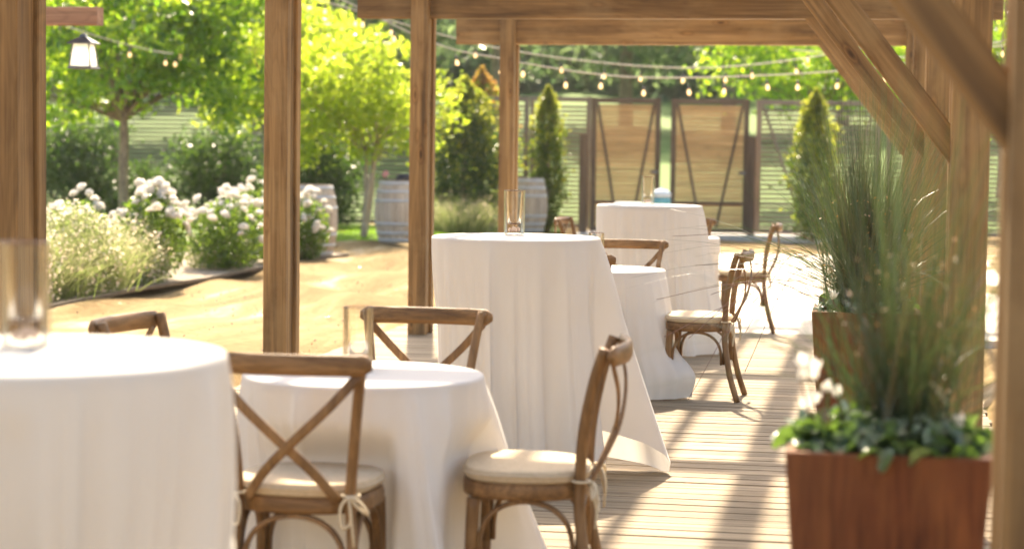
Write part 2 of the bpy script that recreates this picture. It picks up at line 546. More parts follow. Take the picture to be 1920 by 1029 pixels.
def timber(name, p0, p1, w, d, m, parent=None, side=(0, 1, 0), seed=0):
    """timber from p0 to p1; 'd' is the size along 'side'"""
    p0, p1 = Vector(p0), Vector(p1)
    z = (p1-p0).normalized()
    y = Vector(side)
    y = (y - z*y.dot(z)).normalized()
    x = y.cross(z)
    me = timber_mesh(w, d, (p1-p0).length, seed=seed)
    o = obj(name, me, m, parent)
    o.matrix_local = Matrix(((x.x, y.x, z.x, p0.x), (x.y, y.y, z.y, p0.y), (x.z, y.z, z.z, p0.z), (0, 0, 0, 1)))
    return o

def np_mesh(name, verts, tris, smooth=False):
    me = bpy.data.meshes.new(name)
    verts = np.asarray(verts, dtype=np.float32)
    tris = np.asarray(tris, dtype=np.int32)
    k = tris.shape[1]
    me.vertices.add(len(verts))
    me.vertices.foreach_set('co', verts.ravel())
    me.loops.add(tris.size)
    me.loops.foreach_set('vertex_index', tris.ravel())
    me.polygons.add(len(tris))
    me.polygons.foreach_set('loop_start', np.arange(0, tris.size, k, dtype=np.int32))
    me.polygons.foreach_set('loop_total', np.full(len(tris), k, dtype=np.int32))
    if smooth:
        me.polygons.foreach_set('use_smooth', np.ones(len(tris), dtype=bool))
    me.update(calc_edges=True)
    me.validate()
    return me

def leaves(name, c, size, rng, aspect=0.5, updir=None, upw=0.0, vary=0.35):
    """one little folded leaf per centre"""
    c = np.asarray(c)
    n = len(c)
    d = rng.normal(size=(n, 3))
    d /= np.linalg.norm(d, axis=1)[:, None]
    if updir is not None:
        d = d*(1-upw) + np.asarray(updir)*upw
        d /= np.linalg.norm(d, axis=1)[:, None]
    r = rng.normal(size=(n, 3))
    s = np.cross(d, r)
    s /= np.linalg.norm(s, axis=1)[:, None] + 1e-9
    nn = np.cross(d, s)
    Ls = size*(1+rng.uniform(-vary, vary, n))[:, None]
    Ws = Ls*aspect
    base = c - d*Ls*.5
    tip = c + d*Ls*.5 - nn*Ls*.12
    mid = c - d*Ls*.08
    l = mid + s*Ws*.5 + nn*Ls*.10
    r_ = mid - s*Ws*.5 + nn*Ls*.10
    v = np.stack([base, l, tip, r_], 1).reshape(-1, 3)
    k = np.arange(n)[:, None]*4
    t = np.concatenate([k+np.array([[0, 1, 2]]), k+np.array([[0, 2, 3]])], 0)
    return np_mesh(name, v, t)

def blades(name, base, dirs, length, width, bend, rng, seg=4, bdir=None):
    """ribbons that start at base, go along dirs and droop by bend"""
    base = np.asarray(base, float)
    dirs = np.asarray(dirs, float)
    n = len(base)
    dirs = dirs/np.linalg.norm(dirs, axis=1)[:, None]
    length = np.broadcast_to(length, (n,))[:, None]
    bend = np.broadcast_to(bend, (n,))[:, None]
    side = np.cross(dirs, rng.normal(size=(n, 3)))
    side /= np.linalg.norm(side, axis=1)[:, None]
    hor = dirs.copy()
    hor[:, 2] = 0
    hor += rng.normal(size=(n, 3))*0.08
    rows = []
    for i in range(seg+1):
        t = i/seg
        p = base + dirs*length*t + (hor*0.9 + np.array([0, 0, -0.75]))*length*bend*t**2.2
        w = width*(1-t*0.85)
        rows.append(p - side*w/2)
        rows.append(p + side*w/2)
    v = np.stack(rows, 1).reshape(-1, 3)
    per = 2*(seg+1)
    k = np.arange(n)[:, None]*per
    q = np.concatenate([k + np.array([[2*i, 2*i+1, 2*i+3, 2*i+2]]) for i in range(seg)], 0)
    return np_mesh(name, v, q)

def ellip(rng, n, c, r, shell=0.0):
    d = rng.normal(size=(n, 3))
    d /= np.linalg.norm(d, axis=1)[:, None]
    rad = (shell**3 + rng.random(n)*(1-shell**3))**(1/3)
    return np.asarray(c) + d*rad[:, None]*np.asarray(r)

# ------------------------------------------------------------------ ground and setting
def ground():
    xs = np.unique(np.concatenate([np.linspace(-250, -30, 14), np.linspace(-30, -12, 25), np.linspace(-12, 8, 180), np.linspace(8, 30, 22), np.linspace(30, 250, 14)]))
    ys = np.unique(np.concatenate([np.linspace(-100, -4, 8), np.linspace(-4, 8, 40), np.linspace(8, 40, 260), np.linspace(40, 80, 20), np.linspace(80, 330, 16)]))
    X, Y = np.meshgrid(xs, ys)
    rng = np.random.default_rng(3)
    Z = np.zeros_like(X)
    for i in range(26):
        a = rng.uniform(-0.5, 0.9)
        k = rng.uniform(1.2, 7)
        ph = rng.uniform(0, 6.3)
        Z += np.sin((X*math.cos(a)+Y*math.sin(a)*0.8)*k + ph + 0.8*np.sin(Y*.7+ph))*0.020/k**0.6
    fade = np.clip((X+12)/2, 0, 1)*np.clip((8-X)/2, 0, 1)*np.clip((40-Y)/3, 0, 1)
    Z = Z*fade - 0.045
    under = (X > -3.9) & (X < 0.8) & (Y > -2) & (Y < 30)
    Z[under] = np.minimum(Z[under]-0.10, -0.14)
    v = np.stack([X, Y, Z], -1).reshape(-1, 3)
    nx = len(xs)
    i, j = np.meshgrid(np.arange(nx-1), np.arange(len(ys)-1))
    a = (j*nx+i).ravel()
    q = np.stack([a, a+1, a+1+nx, a+nx], 1)
    struct(obj('sand_ground', np_mesh('sand_ground', v, q, True), 'sand'))
ground()

def sheet(name, outline, z, m, thick=0.03):
    n = len(outline)
    vs = [(x, y, z) for x, y in outline] + [(x, y, z-thick) for x, y in outline]
    fs = [tuple(range(n))] + [(i, i+n, (i+1) % n+n, (i+1) % n) for i in range(n)]
    return struct(obj(name, MB().add(vs, fs), m))

sheet('lawn', [(-34, 27.6), (-7.75, 29.7), (-7.45, 30.4), (-6.5, 34.9), (-5.4, 35.9), (-5.4, 36.9), (-34, 37.6)], 0.0, 'grass_sheet')
sheet('planting_bed', [(-14, 13.5), (-7.1, 13.5), (-7.22, 17.2), (-7.3, 19.6), (-7.15, 21.2), (-7.2, 23.5), (-7.15, 25.2), (-6.95, 26.6), (-7.6, 27.4), (-14, 27.4)], 0.0, 'mulch')
sheet('paved_pad', [(-3.6, 16.5), (1.6, 16.5), (1.6, 29.5), (-3.2, 29.5)], -0.012, 'pad', 0.16)
sheet('gate_threshold', [(-5.0, 34.2), (0.6, 34.9), (0.6, 36.2), (-5.0, 35.6)], 0.02, 'concrete', 0.1)

def lawn_bank():
    xs = np.linspace(-70, 60, 40)
    ys = np.linspace(38, 120, 40)
    X, Y = np.meshgrid(xs, ys)
    Z = np.interp(Y, [38, 43, 60, 75, 120], [-0.03, 0.05, 1.7, 2.8, 7]) + 0.15*np.sin(X*.3)*np.clip((Y-42)/10, 0, 1)
    v = np.stack([X, Y, Z], -1).reshape(-1, 3)
    i, j = np.meshgrid(np.arange(39), np.arange(39))
    a = (j*40+i).ravel()
    struct(obj('lawn_bank', np_mesh('lawn_bank', v, np.stack([a, a+1, a+41, a+40], 1), True), 'grass_sheet'))
lawn_bank()

# garden edging strip along the bed
e_pts = [(-7.1, 13.5, 0), (-7.22, 17.2, 0), (-7.3, 19.6, 0), (-7.15, 21.2, 0), (-7.2, 23.5, 0), (-7.15, 25.2, 0), (-6.95, 26.6, 0), (-7.6, 27.4, 0), (-7.75, 29.6, 0), (-7.45, 30.3, 0)]
mb = MB()
mb.strip([(x+.012, y, .0) for x, y, z in e_pts], (1, 0, 0), 0.03, 0.012)
tag(obj('garden_edging', mb, 'edging'), 'low dark edging strip between sand and the flower bed', 'edging')

# deck: every board a piece
deck = struct(obj('deck', MB().box((-3.7, 1.6, -0.16), (-3.62, 16.4, -0.04)).box((0.5, 1.6, -0.16), (0.58, 16.4, -0.04)).box((-1.6, 1.6, -0.16), (-1.5, 16.4, -0.04)), 'timber_far'))
rng = random.Random(5)
BP = 0.1425
bm_ = []
for k in range(4):
    me = timber_mesh(0.134, 0.034, 4.46, 0.005, 8, 40+k)
    me.transform(Matrix.Rotation(math.radians(90), 4, 'Y') @ Matrix.Rotation(math.radians(90), 4, 'Z'))
    me.materials.append(M['deck'])
    bm_.append(me)
nb = int((16.46-1.6)/BP)
for i in range(nb):
    y = 16.40 - i*BP
    o = obj('deck_board', bm_[i % 4], None, deck, (-3.78+rng.uniform(-.012, .012), y, -0.0175+rng.uniform(-.0015, .0015)))
    if rng.random() < .5:
        o.rotation_euler = (0, 0, math.pi)
        o.location.x += 4.46
o = obj('deck_fascia', MB().box((-3.78, 16.478, -0.13), (0.68, 16.496, -0.004)), 'concrete', deck)

# ------------------------------------------------------------------ pergola
XL, XR = -3.48, 0.362
FR = [3.9, 7.75, 11.6, 15.45, 19.3]
perg = thing('pergola', 'brown timber pergola of layered posts, beams and braces over the deck', 'pergola')
BZ0, BZ1 = 2.47, 2.76
for i, y in enumerate(FR):
    for side, x in (('l', XL), ('r', XR if i else XR-.035)):
        zb = -0.10 if y > 16 else 0.0
        core = timber('post', (x, y+.15, zb), (x, y+.15, BZ0-.003), 0.104, 0.128, 'timber', perg, (0, 1, 0), i)
        for yy in (-.1075, .1075):
            # planks in the core's own frame (core: z up, y along the row)
            timber('post_plank', (0, yy, 0), (0, yy, BZ1+.05-zb), 0.142, 0.085, 'timber', core, (0, 1, 0), i*7+int(yy*100)+20)
    timber('beam', (-4.0, y+.15, (BZ0+BZ1)/2), (0.94, y+.15, (BZ0+BZ1)/2), BZ1-BZ0, 0.122, 'timber', perg, (0, 1, 0), i+50)
    # brace on the right-hand post
    a = Vector((-0.52, y+.15, 2.47))
    b = Vector((0.30, y+.15, 1.42))
    d = (b-a).normalized()
    nrm = Vector((-d.z, 0, d.x))
    if nrm.z < 0:
        nrm = -nrm
    off = nrm*0.046
    timber('brace', a+off-d*0.06, b+off+d*0.02, 0.092, 0.12, 'timber', perg, (0, 1, 0), i+80)
for k, (x, w) in enumerate(((-3.48, .06), (-2.85, .06), (-2.17, .06), (-1.52, .06), (-1.05, .16), (-0.35, .06), (0.36, .06))):
    timber('rafter', (x, 2.6, BZ1+.073), (x, 20.6, BZ1+.073), w, 0.14, 'timber', perg, (0, 0, 1), k+120)

# ------------------------------------------------------------------ chairs
def superell(w, d, n, p=2.6, taper=0.06):
    out = []
    for k in range(n):
        q = 2*math.pi*k/n
        c, s = math.cos(q), math.sin(q)
        x = math.copysign(abs(c)**(2/p), c)*w/2
        y = math.copysign(abs(s)**(2/p), s)*d/2
        x *= 1 + taper*(y/(d/2))
        out.append((x, y))
    return out

def slab(rings, n):
    """rings: list of outlines(list of xyz) -> closed mesh"""
    mb = MB()
    vs = [p for r in rings for p in r]
    fs = []
    for i in range(len(rings)-1):
        for k in range(n):
            fs.append((i*n+k, i*n+(k+1) % n, (i+1)*n+(k+1) % n, (i+1)*n+k))
    fs.append(tuple(range(n-1, -1, -1)))
    fs.append(tuple((len(rings)-1)*n+k for k in range(n)))
    return mb.add(vs, fs)

def smooth_path(ctrl, m=14):
    ctrl = [Vector(c) for c in ctrl]
    P = [ctrl[0]*2-ctrl[1]] + ctrl + [ctrl[-1]*2-ctrl[-2]]
    out = []
    segs = len(ctrl)-1
    for i in range(segs):
        for j in range(m):
            t = j/m
            a, b, c, d = P[i], P[i+1], P[i+2], P[i+3]
            out.append(0.5*((2*b)+(c-a)*t+(2*a-5*b+4*c-d)*t*t+(3*b-a-3*c+d)*t**3))
    out.append(ctrl[-1])
    return out

def make_chair():
    t = thing('cross_back_chair', '', 'chair')
    n = 40
    base = [(x, y-.014) for x, y in superell(0.43, 0.395, n)]
    rings = []
    for (s, z) in ((0.955, .408), (0.99, .413), (1.0, .424), (1.0, .446), (0.985, .455), (0.955, .459)):
        rings.append([(x*s, y*s, z) for x, y in base])
    me = slab(rings, n).mesh('seat', True)
    obj('seat', me, 'chair_x', t)
    rings = []
    cb = [(x, y-.012) for x, y in superell(0.42, 0.39, n, 2.9)]
    for (s, z) in ((0.90, .4605), (0.97, .462), (1.0, .470), (1.005, .480), (1.0, .490), (0.988, .4965), (0.95, .4995), (0.6, .502), (0.2, .5025)):
        rings.append([(x*s, y*s - .004, z + .003*math.sin(7*x+9*y)) for x, y in cb])
    me = slab(rings, n).mesh('cushion', True)
    cu = obj('cushion', me, 'cushion', t)
    pts = [(x*1.005, y*1.005-.004, .4815) for x, y in cb]
    me = MB().tube(pts+[pts[0]], 0.0045, 6, False).mesh('piping', True)
    obj('piping', me, 'cushion', cu)
    for s in (-1, 1):
        # front leg
        p = [(s*.180, .132, .41), (s*.184, .139, .25), (s*.190, .149, 0)]
        me = MB().tube(smooth_path(p, 5), [.021]*6+[.0195]*1+[.018]*4, 10).mesh('leg', True) if False else MB().tube(smooth_path(p, 5), [.021, .021, .0208, .0205, .020, .0195, .019, .0182, .0175, .0168, .016], 10).mesh('leg', True)
        obj('leg', me, 'chair', t)
        # bent rear leg running up into the back post
        p = [(s*.198, -.275, 0), (s*.186, -.225, .16), (s*.172, -.193, .34), (s*.166, -.190, .46), (s*.178, -.200, .62), (s*.198, -.232, .78), (s*.214, -.262, .874)]
        pp = smooth_path(p, 5)
        me = MB().strip(pp, (0, 1, 0), [.030]*len(pp), [.034]*len(pp), .55).mesh('back_post', True)
        obj('back_post', me, 'chair', t)
        # crossing slats, bowed backwards
        ctrl = [(s*.212, -.288, .828), (s*.13, -.300, .735), (s*.02, -.288, .63), (-s*.07, -.255, .54), (-s*.135, -.215, .452)]
        pp = smooth_path(ctrl, 5)
        if s > 0:
            pp = [q+Vector((0, -.0105*math.sin(math.pi*i/(len(pp)-1)), 0)) for i, q in enumerate(pp)]
        me = MB().strip(pp, (0, 1, 0), .028, .011, .4).mesh('cross_slat', True)
        obj('cross_slat', me, 'chair', t)
    # top rail
    pts, ws, ts = [], [], []
    for k in range(21):
        u = -1+2*k/20
        x = u*.246
        pts.append((x, -.281-.040*(1-u*u), .853))
        e = max(0.0, 1-abs(u))
        rr = min(1.0, math.sqrt(max(0, 1-(1-min(1, e/0.07))**2))*.55+.45)
        ws.append(.060*rr)
        ts.append(.026 if e > .02 else .02)
    me = MB().strip(pts, (0, 1, 0), ws, ts, .5).mesh('top_rail', True)
    obj('top_rail', me, 'chair_x', t)
    # bentwood arches
    def arch(a, b, z0, z1, w=.026, th=.015):
        a, b = Vector(a), Vector(b)
        pts = []
        for k in range(23):
            q = math.pi*k/22
            u = (1-math.cos(q))/2
            uu = u
            z = z0+(z1-z0)*math.sin(q)**0.62
            c = a.lerp(b, uu)
            pts.append((c.x, c.y, z))
        d = (b-a).normalized()
        perp = Vector((-d.y, d.x, 0))
        return MB().strip(pts, perp, th, w, .4).mesh('arch_brace', True)
    for s in (-1, 1):
        obj('arch_brace', arch((s*.180, .116, 0), (s*.170, -.172, 0), .215, .402), 'chair', t)
    obj('arch_brace', arch((-.162, .136, 0), (.162, .136, 0), .215, .402), 'chair', t)
    obj('arch_brace', arch((-.150, -.190, 0), (.150, -.190, 0), .215, .402), 'chair', t)
    # cushion ties
    for s in (-1, 1):
        x0, y0, z0 = s*.168, -.195, .468
        mb = MB()
        ring = [(x0+.026*math.cos(a), y0+.027*math.sin(a), z0) for a in np.linspace(0, 2*math.pi, 13)]
        mb.tube(ring, .0045, 5, False)
        mb.tube(smooth_path([(x0, y0-.028, z0), (x0+s*.035, y0-.045, z0-.01), (x0+s*.06, y0-.04, z0-.045), (x0+s*.03, y0-.034, z0-.03), (x0, y0-.028, z0)], 4), .005, 5)
        mb.tube(smooth_path([(x0, y0-.028, z0), (x0-s*.02, y0-.045, z0-.03), (x0-s*.015, y0-.05, z0-.085), (x0+s*.01, y0-.045, z0-.07), (x0, y0-.028, z0)], 4), .005, 5)
        mb.tube(smooth_path([(x0, y0-.03, z0), (x0+s*.012, y0-.05, z0-.05), (x0+s*.02, y0-.045, z0-.14)], 4), .004, 5)
        obj('cushion_tie', mb.mesh('cushion_tie', True), 'rope', t)
    return t

PI = math.pi
chair_spots = [
    ((-1.625, 5.80), 0.03, 'cross-back chair seen from behind, at the low table nearest the camera'),
    ((-1.045, 6.18), PI/2+.06, 'chair in side view with rope-tied cushion between the low table and the rusty planters'),
    ((-1.59, 6.93), PI+.0, 'chair facing the camera across the nearest low table'),
    ((-2.21, 6.52), -PI/2-.12, 'chair whose rail tip shows beyond the nearest tall table top'),
    ((-1.005, 12.06), PI/2-.05, 'sharp side-on chair beside the second low table, legs on the sunlit deck'),
    ((-1.535, 12.87), PI, 'chair whose top rail shows above the second low table'),
    ((-1.65, 11.50), 0.04, 'chair almost hidden behind the middle tall table, only its rail end showing'),
    ((-1.03, 16.62), PI/2+.05, 'backlit chair at the far edge of the deck, rightmost of all'),
    ((-2.36, 17.45), -PI/2-.1, 'small far chair left of the farthest tall table'),
    ((-1.60, 17.68), PI-.05, 'farthest chair, rail end peeking right of the farthest tall table'),
]
proto = make_chair()
for i, ((x, y), rz, lab) in enumerate(chair_spots):
    c = proto if i == 0 else copy_tree(proto)
    c.location = (x, y, 0 if y < 16.7 else -.012)
    c.rotation_euler = (0, 0, rz)
    tag(c, lab, 'chair', 'cross-back chairs around the low tables')

# ------------------------------------------------------------------ tables and cloths
def cloth(name, label, cx, cy, h, seed, flare=.06, wind=(0, 0), tips=(), lifts=(), R=.385, z0=0.0, amp=1.0, bulges=(), dents=()):
    rng = random.Random(seed)
    n = 220
    ks = [(k, rng.uniform(.5, 1.0), rng.uniform(0, 6.28)) for k in (7, 11, 16, 23)]
    def g(q):
        w = q + .16*math.sin(2*q+seed) + .1*math.sin(3*q+2*seed)
        s = sum(a*(1-2*abs(math.sin((k*w+p+.55*math.sin(k*w+p))/2))**.62)/(1+.03*k) for k, a, p in ks)/1.5
        return s
    def bumpf(q, lst):
        s = 0
        for (q0, wd, e) in lst:
            d = (q-q0+math.pi) % (2*math.pi)-math.pi
            s += e*math.exp(-(d/wd)**2)
        return s
    rows = []
    top = [.06, .14, .22, .30, .35, .372]
    vs = [(cx, cy, h)]
    for r in top:
        for k in range(n):
            q = 2*math.pi*k/n
            vs.append((cx+r*math.cos(q), cy+r*math.sin(q), h + (.0012*math.sin(9*q+r*40) if r < .36 else 0)))
    for (r, dz) in ((R-.005, .002), (R-.001, .007), (R, .014)):
        for k in range(n):
            q = 2*math.pi*k/n
            vs.append((cx+r*math.cos(q), cy+r*math.sin(q), h-dz))
    nt_ = 34
    G = [g(2*math.pi*k/n) for k in range(n)]
    for i in range(1, nt_+1):
        t = i/nt_
        for k in range(n):
            q = 2*math.pi*k/n
            A = amp*(.002+.053*t**.72)
            r = R + (flare+bumpf(q, tips))*t + A*(G[k]-.1+.9*(1-min(1, t/.35))) + bumpf(q, bulges)*math.exp(-((t-.82)/.14)**2)
            if t < .06:
                r = max(r, R-.003)
            hem = z0+.012+bumpf(q, lifts)+.006*math.sin(5*q+seed)
            z = h-.014-(h-.014-max(hem, z0+.006))*t
            x_, y_ = r*math.cos(q)+wind[0]*t**1.4, r*math.sin(q)+wind[1]*t**1.4
            for (dq, dist, lc) in dents:
                c_, s_ = math.cos(dq), math.sin(dq)
                al, la = x_*c_+y_*s_, -x_*s_+y_*c_
                if al > dist:
                    wz = min(1, max(0, (.64-z)/.14))
                    wl = min(1, max(0, (.25-abs(la-lc))/.05))
                    w_ = (wz*wz*(3-2*wz))*(wl*wl*(3-2*wl))
                    al = al + (dist+.25*(al-dist)*.3-al)*w_
                    x_, y_ = al*c_-la*s_, al*s_+la*c_
            vs.append((cx+x_, cy+y_, z))
    rings = len(top)+3+nt_
    fs = [(0, 1+k, 1+(k+1) % n) for k in range(n)]
    for i in range(rings-1):
        for k in range(n):
            fs.append((1+i*n+k, 1+(i+1)*n+k, 1+(i+1)*n+(k+1) % n, 1+i*n+(k+1) % n))
    me = MB().add(vs, fs).mesh(name, True)
    return tag(obj(name, me, 'linen'), label, 'tablecloth', 'white cloths draped over round tables')

def table(label, cx, cy, h, z0=0.0):
    t = thing('round_table', label, 'table', (cx, cy, z0), 0, 'round tables under white cloths')
    me = MB().lathe([(0, h-z0-.034), (.372, h-z0-.034), (.376, h-z0-.02), (.372, h-z0-.006), (0, h-z0-.006)], 48).mesh('table_top', True)
    obj('table_top', me, 'timber_far', t)
    me = MB().tube([(0, 0, .02), (0, 0, h-z0-.035)], .038, 16).mesh('column', True)
    obj('column', me, 'metal', t)
    me = MB().lathe([(0, 0.001), (.24, 0.001), (.245, .012), (.10, .03), (.04, .06), (0, .06)], 32).mesh('base', True)
    obj('base', me, 'metal', t)

TB = [
    ('tall', -1.58, 3.62, 1.07, 'nearest tall table, at the left edge under a cream-lit cloth'),
    ('low', -1.575, 6.24, 0.75, 'low table nearest the camera with a chair on every side'),
    ('tall', -1.58, 9.06, 1.07, 'middle tall table carrying the sharp candle glass'),
    ('low', -1.59, 12.15, 0.75, 'second low table, half hidden behind the middle tall table'),
    ('tall', -1.58, 14.68, 1.07, 'farthest tall table, in front of the wooden gates'),
    ('low', -1.61, 16.86, 0.75, 'farthest low table, just showing right of the farthest tall table'),
]
for kind, x, y, h, lab in TB:
    table(lab, x, y, h, -.012 if y > 16.7 else 0.0)
cl = lambda i: 'white cloth draped to the floor over the ' + TB[i][4].replace(' under a cream-lit cloth', '')
cloth('tablecloth', 'large blurred cream-white cloth over the nearest tall table at the left edge', -1.58, 3.62, 1.07, 11, .07, (.02, 0), [(0.2, .5, .07)], [], amp=2.4)
cloth('tablecloth', 'white cloth over the nearest low table between four chairs', -1.575, 6.24, .75, 23, .08, (.03, 0), [(-.85, .30, .16), (.50, .36, .24), (3.4, .5, .05)], [], amp=1.3, dents=[(0.0, .315, -.10), (-PI/2, .255, -.05)])
cloth('tablecloth', 'white cloth over the middle tall table with one corner swept out to the right', -1.58, 9.06, 1.07, 35, .03, (.04, -.02), [(.16, .22, .31), (-.62, .16, .13), (2.9, .8, -.02)], [(-.18, .34, .20), (.16, .10, -.10), (.7, .3, .08), (-1.15, .3, .12)], amp=1.15)
cloth('tablecloth', 'white cloth over the second low table, hem bunched up by the side-on chair', -1.59, 12.15, .75, 47, .07, (.03, 0), [(-.45, .45, .16), (.5, .35, .12)], [(-.1, .2, .02)], amp=1.1, bulges=[(-.45, .35, .08)], dents=[(0, .43, .03)])
cloth('tablecloth', 'white pleated cloth over the farthest tall table in front of the gates', -1.58, 14.68, 1.07, 59, .05, (.05, 0), [(-.1, .55, .14)], [], amp=1.0)
cloth('tablecloth', 'white cloth sliver over the farthest low table on the bright paving', -1.61, 16.86, .75, 61, .07, (.02, 0), [], [], z0=-.012, amp=.9, dents=[(0, .35, -.2)])

# candle glasses
def make_glass():
    t = thing('candle_glass', '', 'glass')
    me = MB().lathe([(.0415, .004), (.043, .03), (.043, .188)], 40).mesh('outer_wall', True)
    obj('outer_wall', me, 'glass', t)
    me = MB().lathe([(.0405, .186), (.036, .12), (.030, .07), (.026, .047), (0.0, .045)], 40).mesh('inner_cup', True)
    obj('inner_cup', me, 'glass', t)
    ring = [(.0425*math.cos(a), .0425*math.sin(a), .1885) for a in np.linspace(0, 2*PI, 41)]
    obj('rim', MB().tube(ring, .0016, 6, False).mesh('rim', True), 'glass_dark', t)
    ring = [(.0265*math.cos(a), .0265*math.sin(a), .0465) for a in np.linspace(0, 2*PI, 33)]
    obj('cup_ring', MB().tube(ring, .0016, 6, False).mesh('cup_ring', True), 'glass_dark', t)
    me = MB().lathe([(0, .0005), (.040, .0005), (.0425, .003), (.041, .007), (0, .0075)], 40).mesh('base', True)
    obj('base', me, 'glass', t)
    return t
gl = make_glass()
GS = [(-1.62, 3.72, 1.07, 'blurred candle glass on the nearest tall table'), (-1.615, 9.20, 1.07, 'sharp candle glass with shells on the middle tall table'),
      (-1.61, 14.82, 1.07, 'small candle glass on the farthest tall table'), (-1.61, 6.30, .75, 'clear glass on the nearest low table, left of a chair rail'),
      (-1.66, 12.40, .75, 'glass on the second low table, by the hidden chair rail')]
def shell_mesh(seed):
    r = np.random.default_rng(seed)
    mb = MB()
    prof = [(0, -.5), (.28, -.42), (.46, -.18), (.5, .08), (.36, .34), (.16, .48), (0, .5)]
    mb.lathe(prof, 12)
    mb.v = [(x*(1+.25*math.sin(5*z*4+x*3)), y*.75, z*1.25+.1*x) for x, y, z in mb.v]
    return mb.mesh('shell', True)
sh = [shell_mesh(i) for i in range(2)]
for m_ in sh:
    m_.materials.append(M['shell'])
for i, (x, y, z, lab) in enumerate(GS):
    g_ = gl if i == 0 else copy_tree(gl)
    g_.location = (x, y, z+.001)
    if i == 0:
        g_.scale = (1.12, 1.12, 1.08)
    tag(g_, lab, 'glass', 'candle glasses on the tables')
    rr = random.Random(i)
    if i != 3:
        for k, (dx, dy) in enumerate(((-.017, -.008), (.004, -.02), (.019, -.004), (-.002, .014))):
            o = obj('shell', sh[k % 2], None, None, (x+dx, y+dy, z+.0215+.002*k), (rr.uniform(0, 3), rr.uniform(0, 3), rr.uniform(0, 3)))
            s_ = rr.uniform(.019, .024)
            o.scale = (s_, s_, s_)
            tag(o, 'pinkish shell lying in the ' + lab.split(' with shells')[0], 'shell', 'shells in the glass %s' % lab.split(' on ')[-1][:40])

# ------------------------------------------------------------------ planters
def make_planter():
    t = thing('planter', '', 'planter')
    h = .81
    b, tp = .165, .225
    mb = MB()
    def ring(s, z, c=.008):
        return [(-s+c, -s, z), (s-c, -s, z), (s, -s+c, z), (s, s-c, z), (s-c, s, z), (-s+c, s, z), (-s, s-c, z), (-s, -s+c, z)]
    rings = [ring(b, 0.0), ring(tp, h-.004), ring(tp-.003, h), ring(tp-.022, h), ring(tp-.026, h-.006), ring(tp-.045, h-.14)]
    obj('body', slab(rings[:6], 8), 'corten', t)
    return t
def soil(t):
    s = .195
    n = 9
    rr = random.Random(2)
    vs, fs = [], []
    for i in range(n):
        for j in range(n):
            vs.append((-s+2*s*i/(n-1), -s+2*s*j/(n-1), .775+rr.uniform(0, .02)))
    for i in range(n-1):
        for j in range(n-1):
            fs.append((i*n+j, (i+1)*n+j, (i+1)*n+j+1, i*n+j+1))
    obj('soil', MB().add(vs, fs), 'soil', t)
P1 = make_planter()
soil(P1)
P2 = copy_tree(P1)
P1.location = (.052, 4.70, 0)
P2.location = (-.005, 8.68, 0)
tag(P1, 'blurred rust-red planter in the near right corner', 'planter', 'tapered rusty steel planters by the posts')
tag(P2, 'rust-red tapered planter further back, left of the big right post', 'planter', 'tapered rusty steel planters by the posts')

def reed_plant(label, x, y, seed, n, hmax, spread, wid, loosen=0):
    rng = np.random.default_rng(seed)
    t = thing('reed_grass', label, 'grass', (x, y, .785), 0, 'reedy grasses in the rusty planters')
    base = np.concatenate([rng.normal(size=(n, 2))*.06, np.zeros((n, 1))], 1)
    a = rng.uniform(0, 2*PI, n)
    lean = rng.random(n)**.9*spread*1.8
    d = np.stack([np.cos(a)*lean, np.sin(a)*lean, np.ones(n)], 1)
    ln = rng.uniform(.32, 1.0, n)*hmax
    stuff(obj('blades', blades('blades', base, d, ln, wid, rng.uniform(0, .30, n)*(lean/spread).clip(0, 2.2), rng, 5), 'reed', t))
    k = max(26, int(n*.06))
    a = rng.uniform(0, 2*PI, k)
    lean = rng.uniform(.5, 1.3, k)
    d = np.stack([np.cos(a)*lean, np.sin(a)*lean, np.ones(k)], 1)
    stuff(obj('arching_blades', blades('arching_blades', np.zeros((k, 3)), d, rng.uniform(.5, .95, k)*hmax, wid*1.4, rng.uniform(.3, .8, k), rng, 7), 'reed', t))
    # orange seed flecks
    q = rng.integers(0, n, int(n*.12))
    a2 = rng.uniform(0, 2*PI, len(q))
    c = np.stack([np.cos(a2)*rng.uniform(.03, .22, len(q)), np.sin(a2)*rng.uniform(.03, .22, len(q)), rng.uniform(.1, .5, len(q))], 1)
    stuff(obj('seed_flecks', leaves('seed_flecks', c, .014, rng, .6), 'orange_seed', t))
    return t, rng
t2, rg = reed_plant('sharp dark reed grass rising from the second planter with red arching stems', -.01, 8.66, 4, 1700, 1.04, .24, .0036)
# long reddish stems arching out over the deck
ctr = []
for k in range(16):
    a = PI + rg.uniform(-.75, .55)
    ln = rg.uniform(.45, .95)
    z = rg.uniform(.05, .32)
    e = rg.uniform(-.45, .12)
    p = [(0, 0, 0), (math.cos(a)*ln*.28, math.sin(a)*ln*.28, z), (math.cos(a)*ln*.62, math.sin(a)*ln*.62, z+rg.uniform(-.02, .08)), (math.cos(a)*ln, math.sin(a)*ln, z+e)]
    o = obj('red_stem', MB().tube(smooth_path(p, 6), [.0018]*10+[.0014]*9, 4).mesh('red_stem', True), 'red_stem', t2)
reed_plant('large blurred reed grass in the near right planter', 0.09, 4.72, 9, 430, .96, .27, .0042)

